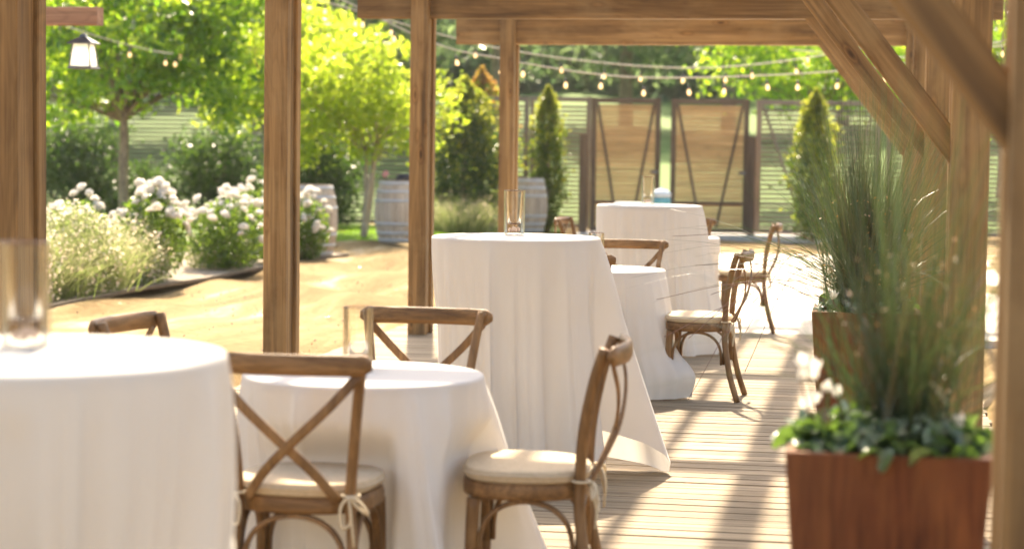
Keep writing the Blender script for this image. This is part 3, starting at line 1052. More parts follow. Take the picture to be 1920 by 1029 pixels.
def leaf_disc(seed):
    mb = MB()
    n = 10
    vs = [(0, 0, .0)]
    for k in range(n):
        q = 2*PI*k/n
        r = .5*(1 - .35*math.exp(-((q-PI)/.5)**2))
        vs.append((r*math.cos(q), r*math.sin(q)*.9, .10*math.sin(2*q+seed)+.08))
    mb.add(vs, [(0, 1+k, 1+(k+1) % n) for k in range(n)])
    return mb.mesh('leaf')
def flower_mesh():
    mb = MB()
    for k in range(5):
        q = 2*PI*k/5
        c, s = math.cos(q), math.sin(q)
        pts = []
        for (u, w, z) in ((0, .05, 0), (.16, .22, .2), (.30, .24, .55), (.42, .05, .85)):
            for sg in (-1, 1):
                pts.append((c*u-s*w*sg, s*u+c*w*sg, z))
        mb.add(pts, [(0, 1, 3, 2), (2, 3, 5, 4), (4, 5, 7, 6)])
    return mb.mesh('flower', True)
LM = [leaf_disc(0), leaf_disc(2), leaf_disc(4)]
for m_ in LM:
    m_.materials.append(M['cyclamen_leaf'])
FM = flower_mesh()
FM.materials.append(M['petal'])
def cyclamen(label, x, y, seed, nl, nf, s0, r_out=.26, group='flowering plants under the reeds', fpos=()):
    rr = random.Random(seed)
    t = thing('flowering_plant', label, 'plant', (x, y, .785), 0, group)
    for k in range(nl):
        q = rr.uniform(0, 2*PI)
        r = r_out*math.sqrt(rr.uniform(.12, 1))
        z = .035+rr.uniform(0, .085)*(1.15-r/r_out) + (-.02 if r > .22 else 0)
        o = obj('leaf', LM[k % 3], None, t, (r*math.cos(q)*.93, r*math.sin(q)*.93, z), (rr.gauss(0, .5), rr.gauss(0, .5), rr.uniform(0, 6.3)))
        s = s0*rr.uniform(.7, 1.25)
        o.scale = (s, s, s)
    fl = list(fpos)
    for k in range(nf):
        q = rr.uniform(0, 2*PI)
        r = r_out*rr.uniform(.45, 1.0)
        fl.append((r*math.cos(q), r*math.sin(q), rr.uniform(.07, .14)))
    for (fx, fy, fz) in fl:
        o = obj('flower', FM, None, t, (fx, fy, fz), (rr.gauss(0, .4), rr.gauss(0, .4), rr.uniform(0, 6)))
        s = rr.uniform(.032, .046)
        o.scale = (s, s, s)
        mb = MB().tube([(fx*.6, fy*.6, 0), (fx*.9, fy*.9, fz*.6), (fx, fy, fz)], .0022, 5)
        obj('stem', mb, 'red_stem', t)
cyclamen('leafy plant with white flowers spilling over the near planter', .052, 4.70, 3, 200, 4, .066, .262,
         fpos=[(-.185, -.10, .20), (-.165, -.12, .175), (-.20, -.06, .165), (-.15, -.10, .15), (-.17, -.04, .18)])
cyclamen('small leafy plant around the reeds of the second planter', -.005, 8.68, 7, 120, 4, .05, .25)

# ------------------------------------------------------------------ gates and fences
SLP = 0.068
slat_cache = {}
def slat(w, m, seed):
    k = (round(w, 3), m, seed % 3)
    if k not in slat_cache:
        me = timber_mesh(0.0595 if m == 'slat' else 0.045, 0.038 if m == 'slat' else 0.018, w, .003, 2, seed % 3)
        me.transform(Matrix.Rotation(math.radians(90), 4, 'Y'))
        me.materials.append(M[m])
        slat_cache[k] = me
    return slat_cache[k]

def panel(name, label, cat, p0, p1, z0, z1, smat, fmat, group=None, vee=True, post=0.09, rail_mid=False, pitch=SLP):
    p0, p1 = Vector((*p0, 0)), Vector((*p1, 0))
    ln = (p1-p0).length
    ang = math.atan2(p1.y-p0.y, p1.x-p0.x)
    t = thing(name, label, cat, (p0.x, p0.y, z0), ang, group)
    h = z1-z0
    for x in (post/2, ln-post/2):
        timber('upright', (x, 0.02, 0), (x, 0.02, h), post, .07, fmat, t, (0, 1, 0), int(x*10))
    timber('rail', (post, .02, h-.05), (ln-post, .02, h-.05), .085, .055, fmat, t, (0, 1, 0), 3)
    timber('rail', (post, .02, .05), (ln-post, .02, .05), .085, .055, fmat, t, (0, 1, 0), 4)
    z = .13
    k = 0
    rr = random.Random(int(ln*100))
    while z < h-.11:
        obj('slat', slat(ln-2*post-.006, smat, k), None, t, (post+.003, .0+rr.uniform(-.002, .002), z))
        z += pitch
        k += 1
    if vee:
        timber('diagonal', (post+.02, -.034, h-.10), (ln*.40, -.034, .10), .045, .022, fmat, t, (0, 1, 0), 5)
        timber('diagonal', (ln-post-.02, -.034, h-.10), (ln*.60, -.034, .10), .045, .022, fmat, t, (0, 1, 0), 6)
        timber('cross_rail', (post, -.0365, .52), (ln-post, -.0365, .52), .05, .02, fmat, t, (0, 1, 0), 7)
        obj('latch', MB().box((ln*.5-.05, -.05, 1.0), (ln*.5+.05, -.042, 1.04)) if False else MB().box((ln-post-.07, -.06, 1.02), (ln-post+.05, -.016, 1.07)), 'metal', t)
    return t
panel('gate', 'left leaf of the tan slatted gate with a dark V brace', 'gate', (-4.80, 34.95), (-3.60, 35.02), .04, 2.36, 'slat', 'gate_frame', 'slatted gates at the far end')
panel('gate', 'right leaf of the tan slatted gate with a dark V brace', 'gate', (-3.43, 35.10), (-2.09, 35.20), .04, 2.36, 'slat', 'gate_frame', 'slatted gates at the far end')
panel('fence_panel', 'grey see-through slatted panel right of the gates', 'fence', (-1.98, 35.45), (0.15, 35.6), .04, 2.36, 'grey_slat', 'grey_frame', 'weathered slatted fence panels', True, .09, False, .080)
panel('fence_panel', 'grey slatted panel at the right, mostly behind the reeds and posts', 'fence', (0.25, 35.6), (2.6, 35.7), .04, 2.36, 'grey_slat', 'grey_frame', 'weathered slatted fence panels', False, .09, False, .080)
for (x, y, h, lab) in ((-4.92, 34.9, 1.72, 'short reddish gate post left of the tan gates'), (-2.03, 35.15, 1.72, 'short dark gate post right of the tan gates')):
    o = timber('gate_post', (x, y, 0), (x, y, h), .13, .13, 'gate_frame', None, (0, 1, 0), 5)
    tag(o, lab, 'gate post')
fl = [(-5.05, 36.8)]
wds = [1.15, 2.0, 2.0, 2.0, 2.0, 2.0, 2.0, 2.0, 2.0]
names = ['grey slatted fence panel beside the left gate post', 'fence panel behind the dark broad conifer', 'fence panel behind the blue-grey barrel', 'fence panel behind the thin pale stems of the yellow-green tree',
         'fence panel behind the dark shrub beside the second timber post', 'fence panel right of the slender tree trunk', 'fence panel behind the trunk of the green garden tree', 'fence panel behind the leftmost dark shrub', 'fence panel at the far left, behind the thick corner post']
x = -5.05
for w, lab in zip(wds, names):
    panel('fence_panel', lab, 'fence', (x-w, 36.85), (x-.02, 36.85), 0.02, 2.42, 'grey_slat', 'grey_frame', 'weathered slatted fence panels', False, .08, False, .080)
    x -= w

# ------------------------------------------------------------------ barrels
def make_barrel():
    t = thing('wine_barrel', '', 'barrel')
    H_, n = .95, 22
    def prof(z):
        u = (z/H_-.5)*2
        return .285+.075*(1-u*u)
    zs = [H_*i/10 for i in range(11)]
    mb = MB()
    da = 2*PI/n*.487
    vs = []
    for z in zs:
        r = prof(z)
        for (rr, a) in ((r-.02, -da), (r-.003, -da), (r, -da*.85), (r, da*.85), (r-.003, da), (r-.02, da)):
            vs.append((rr*math.cos(a), rr*math.sin(a), z))
    fs = []
    for i in range(10):
        for k in range(5):
            fs.append((i*6+k, i*6+k+1, (i+1)*6+k+1, (i+1)*6+k))
    fs.append((5, 4, 3, 2, 1, 0))
    fs.append(tuple(60+k for k in range(6)))
    me = mb.add(vs, fs).mesh('stave')
    me.materials.append(M['stave'])
    for k in range(n):
        obj('stave', me, None, t, (0, 0, 0), (0, 0, 2*PI*k/n))
    for z in (.02, .13, .27, .62, .76, .885):
        p = [(prof(z)+.0005, z), (prof(z)+.004, z+.001), (prof(z+.045)+.004, z+.044), (prof(z+.045)+.0005, z+.045)]
        obj('hoop', MB().lathe(p, 44).mesh('hoop', True), 'hoop', t)
    obj('head', MB().lathe([(0, H_-.03), (.27, H_-.03)], 32), 'stave', t)
    return t
b0 = make_barrel()
b1, b2 = copy_tree(b0), copy_tree(b0)
b0.location = (-7.32, 26.05, 0)
b1.location = (-7.12, 30.25, 0)
b1.rotation_euler = (0, 0, .5)
b2.location = (-5.92, 35.0, 0)
tag(b0, 'sunlit wooden barrel behind the white roses by the second post', 'barrel', 'upright wine barrels')
tag(b1, 'blue-grey barrel with a black bundle and pink flower on top', 'barrel', 'upright wine barrels')
tag(b2, 'small far barrel beside the slim conifer', 'barrel', 'upright wine barrels')
# things on the second barrel
rng_ = np.random.default_rng(4)
me = slab([[(x*s+.01*math.sin(6*x+z*30), y*s, z) for x, y in superell(.30, .26, 20)] for s, z in ((.9, 0), (1.0, .03), (.92, .07), (.6, .10), (.2, .11))], 20).mesh('cloth_bundle', True)
tag(obj('cloth_bundle', me, 'black_cloth', None, (-7.0, 30.2, .952)), 'black bundle lying on the blue-grey barrel', 'bundle')
t = thing('pink_posy', 'little pink posy on the left of the blue-grey barrel', 'flower', (-7.30, 30.15, .952))
obj('blossom', leaves('blossom', ellip(rng_, 60, (0, 0, .09), (.05, .05, .05)), .035, rng_, .8), 'pink', t)
obj('stalk', MB().tube([(0, 0, 0), (.01, 0, .09)], .006, 6), 'leaf_rose', t)

# white box, teal jug and pale lid seen between the gates and the far table
t = thing('cooler_box', 'low white box beyond the farthest tall table', 'box', (-3.55, 31.0, -.045))
obj('body', slab([[(x*s, y*s, z) for x, y in superell(.62, .4, 28, 6, 0)] for s, z in ((.94, 0), (1, .02), (1, .62))], 28), 'white_paint', t)
obj('lid', slab([[(x*s, y*s, z) for x, y in superell(.65, .43, 28, 6, 0)] for s, z in ((1, .622), (1, .68), (.96, .70))], 28), 'white_paint', t)
t = thing('water_jug', 'teal jug with a pale lid behind the farthest tall table', 'jug', (-3.12, 30.6, -.085))
obj('stand', MB().lathe([(0, 0), (.16, 0), (.15, .03), (.05, .05), (.05, .55), (.15, .58), (0, .58)], 20).mesh('stand', True), 'metal', t)
obj('body', MB().lathe([(0, .582), (.145, .582), (.15, .60), (.15, .80), (.14, .84), (0, .84)], 28).mesh('body', True), 'teal', t)
obj('lid', MB().lathe([(.142, .842), (.15, .85), (.15, .90), (.10, .95), (.03, .965), (.03, .99), (0, .99)], 28).mesh('lid', True), 'pale_blue', t)

# ------------------------------------------------------------------ trees and shrubs
def tree(name, label, base, fork_z, crowns, n_cl, per, lsize, mat_, seed, trunk_r=.085, group=None, cl_r=.30, stems=1, barkm='bark', lean=(0, 0), aspect=.5, droop=0.0):
    rng = np.random.default_rng(seed)
    rr = random.Random(seed)
    t = thing(name, label, 'tree', base, 0, group)
    cls = []
    tot = sum(c[1][0]*c[1][1]*c[1][2] for c in crowns)
    for c, r in crowns:
        k = max(2, int(n_cl*r[0]*r[1]*r[2]/tot))
        cls.append(ellip(rng, k, c, r, .45))
    cls = np.concatenate(cls)
    mb = MB()
    tops = []
    for s in range(stems):
        ox, oy = (rr.uniform(-.12, .12), rr.uniform(-.12, .12)) if stems > 1 else (0, 0)
        tx, ty = lean[0]+ox*4, lean[1]+oy*4
        p = [(ox, oy, -.05), (ox+tx*.3+rr.uniform(-.04, .04), oy+ty*.3, fork_z*.4), (ox+tx*.7+rr.uniform(-.03, .03), oy+ty*.7, fork_z*.75), (ox+tx, oy+ty, fork_z)]
        pp = smooth_path(p, 5)
        mb.tube(pp, list(np.linspace(trunk_r*1.15, trunk_r*.72, len(pp))), 12)
        tops.append(Vector((ox+tx, oy+ty, fork_z)))
    tr = obj('trunk', mb.mesh('trunk', True), barkm, t)
    br = MB()
    idx = rng.permutation(len(cls))[:26]
    for i in idx:
        e = Vector(cls[i])
        tp = min(tops, key=lambda q: (q-e).length)
        tp = tp - Vector((0, 0, rr.uniform(0, .25)))
        mid = tp.lerp(e, .5)+Vector((rr.uniform(-.12, .12), rr.uniform(-.12, .12), rr.uniform(.02, .22)))
        pp = smooth_path([tp, mid, e], 5)
        br.tube(pp, list(np.linspace(trunk_r*.42, .008, len(pp))), 6)
    obj('limbs', br.mesh('limbs', True), barkm, t)
    c = np.repeat(cls, per, 0) + rng.normal(size=(len(cls)*per, 3))*np.array([cl_r, cl_r, cl_r*.55])
    c[:, 2] -= droop*np.abs(rng.normal(size=len(c)))
    stuff(obj('crown', leaves('crown', c, lsize, rng, aspect, (0, 0, -1), .2), mat_, t))
    return t

# left garden tree: crowns relative to its base
tree('garden_tree', 'spreading green tree with slim trunk behind the lantern', (-11.78, 31.0, 0), 2.05,
     [((0.2, 0, 3.15), (1.9, 1.6, 1.1)), ((-1.3, -.2, 2.3), (1.0, .9, .7)), ((1.3, 0, 2.55), (1.05, 1.0, .85)), ((0.6, .3, 3.9), (2.0, 1.5, .9)), ((2.1, .2, 2.15), (.55, .7, .5))],
     120, 100, .155, 'leaf_maple', 21, .085, cl_r=.22, lean=(-.06, 0))
# yellow-green tree between the second and third posts
tree('garden_tree', 'airy yellow-green tree between the second and third pergola posts', (-8.05, 31.6, 0), 1.5,
     [((-.1, 0, 2.45), (1.15, 1.1, .85)), ((.75, 0, 2.1), (.75, .8, .65)), ((-.75, -.2, 2.15), (.6, .8, .75)), ((.2, 0, 1.75), (.9, .9, .35)), ((-.9, -.4, 1.4), (.35, .4, .25))],
     82, 70, .125, 'leaf_bright', 33, .035, cl_r=.23, stems=3, barkm='trunk_pale')
# branches of a nearer tree over the second post
tree('garden_tree', 'bright tree behind the second post, leaves lit from behind', (-10.0, 33.6, 0), 1.9,
     [((.2, 0, 3.1), (1.3, 1.2, 1.2)), ((.9, 0, 2.2), (.7, .8, .6)), ((-.6, 0, 2.3), (.8, .8, .7))],
     70, 85, .13, 'leaf_bright', 37, .06, cl_r=.26)

def conifer(label, base, h, r, seed, mat_, tipmat, n, lsize=.085, tipfrac=.25, shape=1.0, group='conifers along the fence', belly=.3):
    rng = np.random.default_rng(seed)
    t = thing('conifer', label, 'tree', base, 0, group)
    obj('trunk', MB().tube([(0, 0, 0), (0, 0, h*.5), (0, 0, h*.93)], [.05, .035, .008], 8).mesh('trunk', True), 'bark', t)
    u = rng.random(n)**.85
    a = rng.uniform(0, 2*PI, n)
    lob = 1+.24*np.sin(3*a+u*11+seed)+.20*np.sin(5*a-u*23)+.16*np.sin(2*a+u*37)
    prof = np.where(u < belly, .62+.38*(u/belly), (1-((u-belly)/(1-belly))**(1.4*shape))*.9+.10*(1-u))
    wob = .06*np.sin(u*7+seed)
    rad = r*prof*lob*np.sqrt(rng.uniform(.30, 1.05, n))*(1+.20*rng.normal(size=n)).clip(.3, 1.6)
    c = np.stack([np.cos(a)*rad+wob*r, np.sin(a)*rad, .04+u*h*.97], 1)
    tip = (rad > .62*r*prof) & (rng.random(n) < tipfrac*(.2+3.4*u**3))
    stuff(obj('foliage', leaves('foliage', c[~tip], lsize, rng, .38, (0, 0, 1), .35), mat_, t))
    stuff(obj('new_growth', leaves('new_growth', c[tip]*np.array([1.05, 1.05, 1.01]), lsize, rng, .42, (0, 0, 1), .4), tipmat, t))
    return t
conifer('broad dark conifer with gold tips beside the third pergola post', (-7.22, 35.9, 0), 2.75, .62, 3, 'leaf_dark', 'leaf_gold', 9500, .10, .32, 1.9)
conifer('slim columnar conifer with a yellow top left of the gates', (-5.66, 35.6, 0), 2.58, .27, 5, 'leaf_cypress', 'leaf_gold', 5600, .085, .35, 3.2)
conifer('narrow conifer with a pale gold top in front of the right fence panel', (-.92, 33.6, 0), 2.5, .36, 6, 'leaf_cypress', 'leaf_gold', 6800, .085, .40, 2.2)
conifer('bright bushy conifer with reddish tips rising behind the dark conifer', (-7.35, 37.9, 0), 3.0, .85, 8, 'leaf_bright', 'leaf_red', 6500, .12, .22, 1.1)

def shrub(label, base, r, seed, mat_, n, lsize=.08, group='dark shrubs along the fence', name='shrub', cat='shrub', low=False):
    rng = np.random.default_rng(seed)
    t = thing(name, label, cat, base, 0, group)
    mb = MB()
    for k in range(7):
        a = rng.uniform(0, 6.28)
        mb.tube(smooth_path([(0, 0, 0), (math.cos(a)*r[0]*.25, math.sin(a)*r[1]*.25, r[2]*.7), (math.cos(a)*r[0]*.5, math.sin(a)*r[1]*.5, r[2]*1.4)], 3), [.02, .02, .018, .016, .013, .01, .007], 6)
    obj('stems', mb.mesh('stems', True), 'bark', t)
    cl = ellip(rng, 34, (0, 0, r[2]*1.0), r, .35)
    c = np.repeat(cl, n//34, 0)+rng.normal(size=((n//34)*34, 3))*np.array([.17, .17, .15])*max(r)/.7
    c[:, 2] = np.abs(c[:, 2])+.03
    stuff(obj('foliage', leaves('foliage', c, lsize, rng, .5), mat_, t))
    return t
shrub('leftmost dark evergreen shrub beside the thick corner post', (-14.3, 35.0, 0), (.95, .7, .92), 1, 'leaf_dark', 7000, .10)
shrub('dark evergreen shrub between the garden tree trunk and the second post', (-11.55, 35.2, 0), (.72, .6, .88), 2, 'leaf_dark', 6500, .10)
shrub('dark shrub just right of the second post, above the barrel', (-9.75, 35.2, 0), (.55, .5, 1.0), 3, 'leaf_dark', 5500, .10)
shrub('low dark shrub behind the white roses', (-12.9, 34.9, 0), (.6, .5, .45), 4, 'leaf_dark', 3500, .09)

# trees beyond the fence
def far_tree(label, base, h, r, seed, mat_, n, ls, trunk=.25, zc=.62, rz=.40):
    tree('background_tree', label, base, h*.45, [((0, 0, h*zc), (r, r, h*rz)), ((r*.5, 0, h*(zc-.14)), (r*.7, r*.7, h*rz*.6)), ((-r*.5, 0, h*(zc-.1)), (r*.6, r*.7, h*rz*.6))], n, 60, ls, mat_, seed, trunk, 'trees beyond the fence', cl_r=r*.16)
far_tree('bright green tree above the right fence panel', (-1.2, 46, .3), 5.2, 2.3, 51, 'leaf_maple', 120, .17, .12, .72, .30)
far_tree('green tree at the right edge beyond the posts', (2.9, 47, .4), 5.0, 1.6, 52, 'leaf_maple', 80, .17, .12, .6, .40)
far = [(-24, 58, 10, 3.6), (-18.5, 60, 12, 3.6), (-14.4, 56, 9, 2.7), (-12.2, 66, 13, 3.4), (-8.3, 69, 13, 3.0), (-4.6, 66, 12, 3.2), (-1.0, 70, 13, 3.6), (3.5, 66, 12, 3.8), (8, 70, 13, 4), (-29, 66, 12, 4.5)]
fl_ = ['far-left dark tree beyond the fence in the background', 'dark tree behind the green garden tree', 'mottled olive tree above the yellow-green tree', 'dark background tree left of the third post', 'blue-green background tree right of the third post',
       'dark background tree above the left gate', 'dark background tree between the gates', 'dark background tree behind the bright right tree', 'rightmost dark background tree beyond the fence', 'farthest left background tree behind the corner post']
for i, ((x, y, h, r), lab) in enumerate(zip(far, fl_)):
    z = float(np.interp(y, [38, 43, 60, 75, 120], [-0.03, 0.05, 1.7, 2.8, 7]))
    far_tree(lab, (x, y, z-.2), h, r, 60+i, 'leaf_far_hazed', 85, .34, .22, .55, .45)

rng_ = np.random.default_rng(91)
nfw = 24000
fx = rng_.uniform(-62, 48, nfw)
top_ = 9 + 2*np.sin(fx*.22+1)+2*np.sin(fx*.61)+1.5*np.sin(fx*1.3+2)
fz = 2.5 + rng_.random(nfw)*top_
fy = 88 + rng_.uniform(-4, 6, nfw) + 2*np.sin(fx*.9)
o = obj('distant_wood', leaves('distant_wood', np.stack([fx, fy, fz], 1), 1.0, rng_, .7), 'leaf_far_hazed')
stuff(o)
tag(o, 'distant dark wood closing the view behind the fence', 'wood')

# ------------------------------------------------------------------ flower bed
def fountain(label, base, r, h, seed, n, group='feathery grasses'):
    rng = np.random.default_rng(seed)
    t = thing('fountain_grass', label, 'grass', base, 0, group)
    b_ = np.concatenate([rng.normal(size=(n, 2))*r*.28, np.zeros((n, 1))], 1)
    a = np.arctan2(b_[:, 1], b_[:, 0])+rng.normal(size=n)*.6
    lean = np.abs(rng.normal(size=n))*.45+.05
    d = np.stack([np.cos(a)*lean, np.sin(a)*lean, np.ones(n)], 1)
    ln = rng.uniform(.5, 1.05, n)*h
    bend = rng.uniform(.1, .5, n)
    stuff(obj('blades', blades('blades', b_, d, ln, .009, bend, rng, 4), 'fountain', t))
    k = n
    q = rng.integers(0, n, k)
    dn = d/np.linalg.norm(d, axis=1)[:, None]
    hor = dn.copy()
    hor[:, 2] = 0
    tt = rng.uniform(.72, 1.04, k)[:, None]
    p = b_[q]+dn[q]*ln[q][:, None]*tt+(hor[q]*.9+np.array([0, 0, -.75]))*ln[q][:, None]*bend[q][:, None]*tt**2.2
    p = p + rng.normal(size=p.shape)*.012
    p[:, 2] = np.maximum(p[:, 2], .03)
    stuff(obj('seed_heads', leaves('seed_heads', p, .030, rng, .4), 'seedhead', t))
    return t
fountain('leftmost feathery pale grass at the front of the bed', (-7.85, 18.0, 0), .66, .80, 1, 2600)
fountain('feathery pale grass clump between the corner post and the roses', (-7.80, 19.2, 0), .66, .84, 2, 2600)
fountain('tall yellow-green grass behind the front clumps', (-8.4, 19.6, 0), .62, 1.0, 3, 2000)
fountain('round pale grass mound in front of the broad dark conifer', (-6.95, 34.2, 0), .75, .78, 4, 1500)

def ground_flowers(label, base, r, seed, n, group='mounds of tiny white flowers'):
    rng = np.random.default_rng(seed)
    t = thing('flower_mound', label, 'flowers', base, 0, group)
    c = ellip(rng, n, (0, 0, r[2]*.5), r, .3)
    c[:, 2] = np.abs(c[:, 2])
    stuff(obj('foliage', leaves('foliage', c, .055, rng, .3, (0, 0, 1), .3), 'fountain', t))
    c = ellip(rng, n//3, (0, 0, r[2]*.5), (r[0]*1.04, r[1]*1.04, r[2]*1.05), .75)
    c[:, 2] = np.abs(c[:, 2])+.03
    stuff(obj('blossoms', leaves('blossoms', c, .026, rng, .9), 'tiny_petal', t))
ground_flowers('mound of tiny white flowers at the bed edge by the corner post', (-7.72, 17.3, 0), (.48, .70, .56), 1, 5200)
ground_flowers('mound of tiny pinkish flowers in front of the feathery grass', (-7.65, 18.7, 0), (.46, .74, .58), 2, 5200)
ground_flowers('mound of tiny flowers below the tallest roses', (-7.66, 20.2, 0), (.42, .66, .46), 3, 4000)
ground_flowers('speckled flower mound below the middle roses', (-7.68, 23.4, 0), (.40, .7, .32), 4, 3000)
ground_flowers('flower mound in front of the sunlit barrel', (-7.32, 25.25, 0), (.34, .45, .34), 5, 2200)

def rose_head():
    rng = np.random.default_rng(2)
    mb = MB()
    for layer, (k, r, z0, zt, w) in enumerate(((6, .5, -.12, .20, .46), (6, .36, -.05, .34, .36), (4, .18, .05, .42, .24))):
        for j in range(k):
            q = 2*PI*(j+.5*layer)/k+rng.normal()*.1
            c, s = math.cos(q), math.sin(q)
            pts = []
            for (u, ww, z) in ((.12, .3, z0-.12), (r*.85, 1.0, z0), (r*1.0, 1.0, (z0+zt)/2+.04), (r*.86, .55, zt)):
                for sg in (-1, 1):
                    pts.append((c*u-s*w*ww*sg*.8, s*u+c*w*ww*sg*.8, z))
            mb.add(pts, [(0, 1, 3, 2), (2, 3, 5, 4), (4, 5, 7, 6)])
    return mb.mesh('rose', True)
RM = rose_head()
RM.materials.append(M['petal'])
def roses(label, base, r, seed, nl, nh, hs=.098):
    rng = np.random.default_rng(seed)
    rr = random.Random(seed)
    t = thing('rose_bush', label, 'rose bush', base, 0, 'white rose bushes in the bed')
    mb = MB()
    for k in range(9):
        a = rng.uniform(0, 6.28)
        mb.tube(smooth_path([(0, 0, 0), (math.cos(a)*r[0]*.3, math.sin(a)*r[1]*.3, r[2]*.8), (math.cos(a)*r[0]*.6, math.sin(a)*r[1]*.6, r[2]*1.5)], 3), [.011]*4+[.007]*3, 5)
    obj('canes', mb.mesh('canes', True), 'leaf_rose', t)
    c = ellip(rng, nl, (0, 0, r[2]*.85), r, .2)
    c[:, 2] = np.abs(c[:, 2])+.03
    stuff(obj('foliage', leaves('foliage', c, .062, rng, .6), 'leaf_rose', t))
    for k in range(nh):
        a = rr.uniform(0, 6.28)
        e = rr.uniform(.15, 1.45)
        p = Vector((math.cos(a)*math.cos(e)*r[0]*1.03, math.sin(a)*math.cos(e)*r[1]*1.03, r[2]*.85+math.sin(e)*r[2]*1.06+rr.uniform(-.12, .14)))
        o = obj('rose', RM, None, t, p, (rr.gauss(0, .5), rr.gauss(0, .5), rr.uniform(0, 6)))
        s = hs*rr.uniform(.72, 1.15)
        o.scale = (s, s, s)
roses('tallest white rose bush in the middle of the bed', (-7.62, 20.75, 0), (.42, .5, .50), 1, 2600, 66)
roses('white rose bush just left of the second post', (-7.45, 22.9, 0), (.48, .6, .44), 2, 2600, 60)
roses('white rose bush at the left with a single high cluster', (-8.35, 20.6, 0), (.36, .4, .46), 3, 1600, 18)
roses('white rose bush just right of the second post, before the barrel', (-7.12, 25.15, 0), (.30, .40, .42), 4, 1500, 36)
roses('white rose bush peeking behind the second post', (-7.55, 24.3, 0), (.42, .5, .48), 5, 1600, 34)

# lawn blades near the barrels
rng_ = np.random.default_rng(77)
nbl = 9000
bx = rng_.uniform(-10.5, -6.9, nbl)
by = rng_.uniform(29.9, 36.2, nbl)
ok = bx < np.interp(by, [29.7, 30.4, 34.9, 36.2], [-7.8, -7.5, -6.6, -5.6])
b_ = np.stack([bx, by, np.zeros(nbl)], 1)[ok]
d = np.concatenate([rng_.normal(size=(len(b_), 2))*.35, np.ones((len(b_), 1))], 1)
o = obj('lawn_grass', blades('lawn_grass', b_, d, rng_.uniform(.03, .07, len(b_)), .012, .2, rng_, 2), 'lawn_blade')
stuff(o)
tag(o, 'short bright lawn grass around the barrels', 'grass')

nl = 1500
lx = rng_.uniform(-7.0, -3.9, nl)
ly = rng_.uniform(7, 31, nl)
o = obj('ground_litter', leaves('ground_litter', np.stack([lx, ly, np.full(nl, -.030)], 1), .019, rng_, .7, vary=.7), 'litter')
stuff(o)
tag(o, 'small stones and leaf litter scattered over the sand', 'litter')

# ------------------------------------------------------------------ string lights
def bulb_mesh():
    return MB().lathe([(0, -.085), (.014, -.080), (.023, -.064), (.025, -.051), (.019, -.033), (.011, -.020), (.010, -.012)], 14).mesh('bulb', True)
BM = bulb_mesh()
BM.materials.append(M['bulb'])
SM = MB().lathe([(0, -.012), (.017, -.012), (.019, .02), (.012, .035), (0, .035)], 10).mesh('socket', True)
SM.materials.append(M['socket'])
def string_light(label, pts, n, drop=.05, seed=0, skip0=.5):
    t = thing('string_light', label, 'string lights', (0, 0, 0), 0, 'strings of warm bulbs')
    pp = smooth_path(pts, 8)
    obj('wire', MB().tube(pp, .0085, 5).mesh('wire', True), 'wire', t)
    seg = [0]
    for a, b in zip(pp[:-1], pp[1:]):
        seg.append(seg[-1]+(b-a).length)
    rr = random.Random(seed)
    for k in range(n):
        s = seg[-1]*min(.995, (k+skip0+rr.uniform(-.22, .22))/n)
        i = max(j for j in range(len(seg)) if seg[j] <= s)
        i = min(i, len(pp)-2)
        p = pp[i].lerp(pp[i+1], (s-seg[i])/max(1e-6, seg[i+1]-seg[i]))
        so = obj('socket', SM, None, t, (p.x, p.y, p.z-.045-drop-rr.uniform(-.02, .03)), (rr.gauss(0, .08), rr.gauss(0, .08), 0))
        obj('bulb', BM, None, so)
        obj('lead', MB().tube([(0, 0, .03), (0, 0, .05+drop)], .004, 4), 'socket', so)
string_light('upper string of bulbs sagging across the gates from the third post', [(-9.2, 26.4, 3.9), (-7.3, 26.6, 3.40), (-5.87, 27, 3.01), (-4.95, 27, 2.80), (-3.78, 27, 2.64), (-2.6, 27, 2.56), (-1.65, 27, 2.60), (-.53, 27, 2.76), (.9, 26.6, 3.05)], 19, .06, 1)
string_light('lower string of bulbs in front of the gates', [(-6.4, 24, 3.25), (-5.23, 24, 2.72), (-4.46, 24, 2.545), (-3.36, 24, 2.37), (-2.41, 24, 2.32), (-.85, 24, 2.38), (.31, 24, 2.50), (1.6, 24, 2.8)], 18, .06, 2)
string_light('left string of bulbs passing the hanging lantern', [(-12.2, 26.9, 3.45), (-11.31, 27, 3.14), (-10.63, 27.2, 2.92), (-10.3, 28.4, 2.80), (-10.5, 29.8, 2.85), (-10.8, 30.8, 3.0)], 6, .05, 3)
string_light('faint upper right string of bulbs between the right posts', [(-1.2, 30, 2.95), (.4, 30, 2.85), (1.6, 29, 2.95), (3.4, 27, 3.2)], 9, .05, 4)

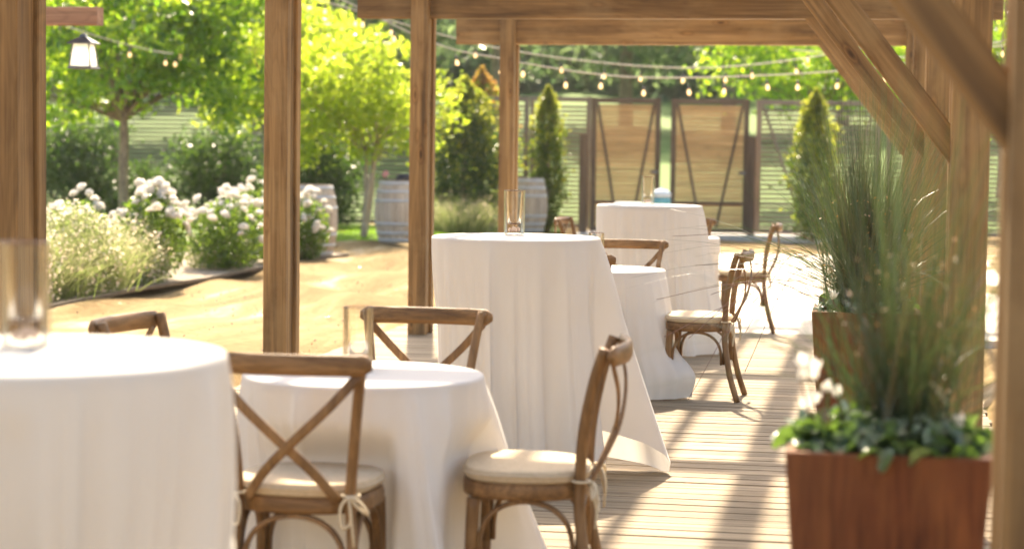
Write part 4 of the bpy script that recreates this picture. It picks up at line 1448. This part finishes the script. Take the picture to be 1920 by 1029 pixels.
# ------------------------------------------------------------------ lantern and its bracket
t = thing('lamp_bracket', 'pinkish timber bracket holding the lantern at upper left', 'bracket', (-6.95, 16.0, 0))
timber('post', (0, 0, -.05), (0, 0, 2.44), .15, .15, 'bracket', t, (0, 1, 0), 1)
timber('arm', (-.30, 0, 2.508), (.645, 0, 2.508), .15, .14, 'bracket', t, (0, 1, 0), 2)
t = thing('lantern', 'lit glass lantern hanging from the bracket at upper left', 'lantern', (-6.45, 16.0, 2.075))
def sq(s, z):
    return [(-s, -s, z), (s, -s, z), (s, s, z), (-s, s, z)]
obj('base', slab([sq(.098, 0), sq(.102, .006), sq(.098, .018), sq(.088, .022)], 4), 'metal', t)
obj('roof', slab([sq(.085, .205), sq(.106, .205), sq(.106, .213), sq(.052, .250), sq(.030, .262), sq(.022, .285), sq(.006, .292)], 4), 'metal', t)
for a in range(4):
    q = PI/4+a*PI/2
    c, s = math.cos(q), math.sin(q)
    obj('corner_bar', MB().tube([(c*.128, s*.128, .02), (c*.098, s*.098, .207)], .006, 6), 'metal', t)
    pts = [(-.082, -.086, .024), (.082, -.086, .024), (.064, -.0675, .204), (-.064, -.0675, .204)]
    pts2 = [(x, y+.003, z) for x, y, z in pts]
    mb = MB().add(pts+pts2, [(0, 1, 2, 3), (7, 6, 5, 4), (0, 4, 5, 1), (1, 5, 6, 2), (2, 6, 7, 3), (3, 7, 4, 0)])
    obj('pane', mb, 'lamp_glass', t, (0, 0, 0), (0, 0, a*PI/2))
obj('bulb', MB().lathe([(0, .055), (.020, .06), (.034, .085), (.034, .105), (.022, .135), (.014, .15), (0, .15)], 20).mesh('bulb', True), 'lamp_bulb', t)
obj('lamp_holder', MB().lathe([(0, .148), (.017, .148), (.017, .205), (0, .205)], 14).mesh('lamp_holder', True), 'metal', t)
ring = [(.018*math.cos(a), 0, .308+.018*math.sin(a)) for a in np.linspace(0, 2*PI, 17)]
obj('hook', MB().tube(ring, .0035, 5, False).tube([(0, 0, .324), (0, 0, .358)], .0035, 5), 'metal', t)

# ------------------------------------------------------------------ hazy summer air
hz = obj('haze', MB().box((-255, -105, -1.3), (255, 335, 20)), None)
hm = bpy.data.materials.new('haze')
hm.use_nodes = True
hn = hm.node_tree
hn.nodes.clear()
pv = hn.nodes.new('ShaderNodeVolumePrincipled')
pv.inputs['Color'].default_value = (0.97, 0.97, 0.94, 1)
pv.inputs['Density'].default_value = 0.00028
pv.inputs['Anisotropy'].default_value = 0.35
ho = hn.nodes.new('ShaderNodeOutputMaterial')
hn.links.new(pv.outputs[0], ho.inputs['Volume'])
hz.data.materials.append(hm)
stuff(hz)
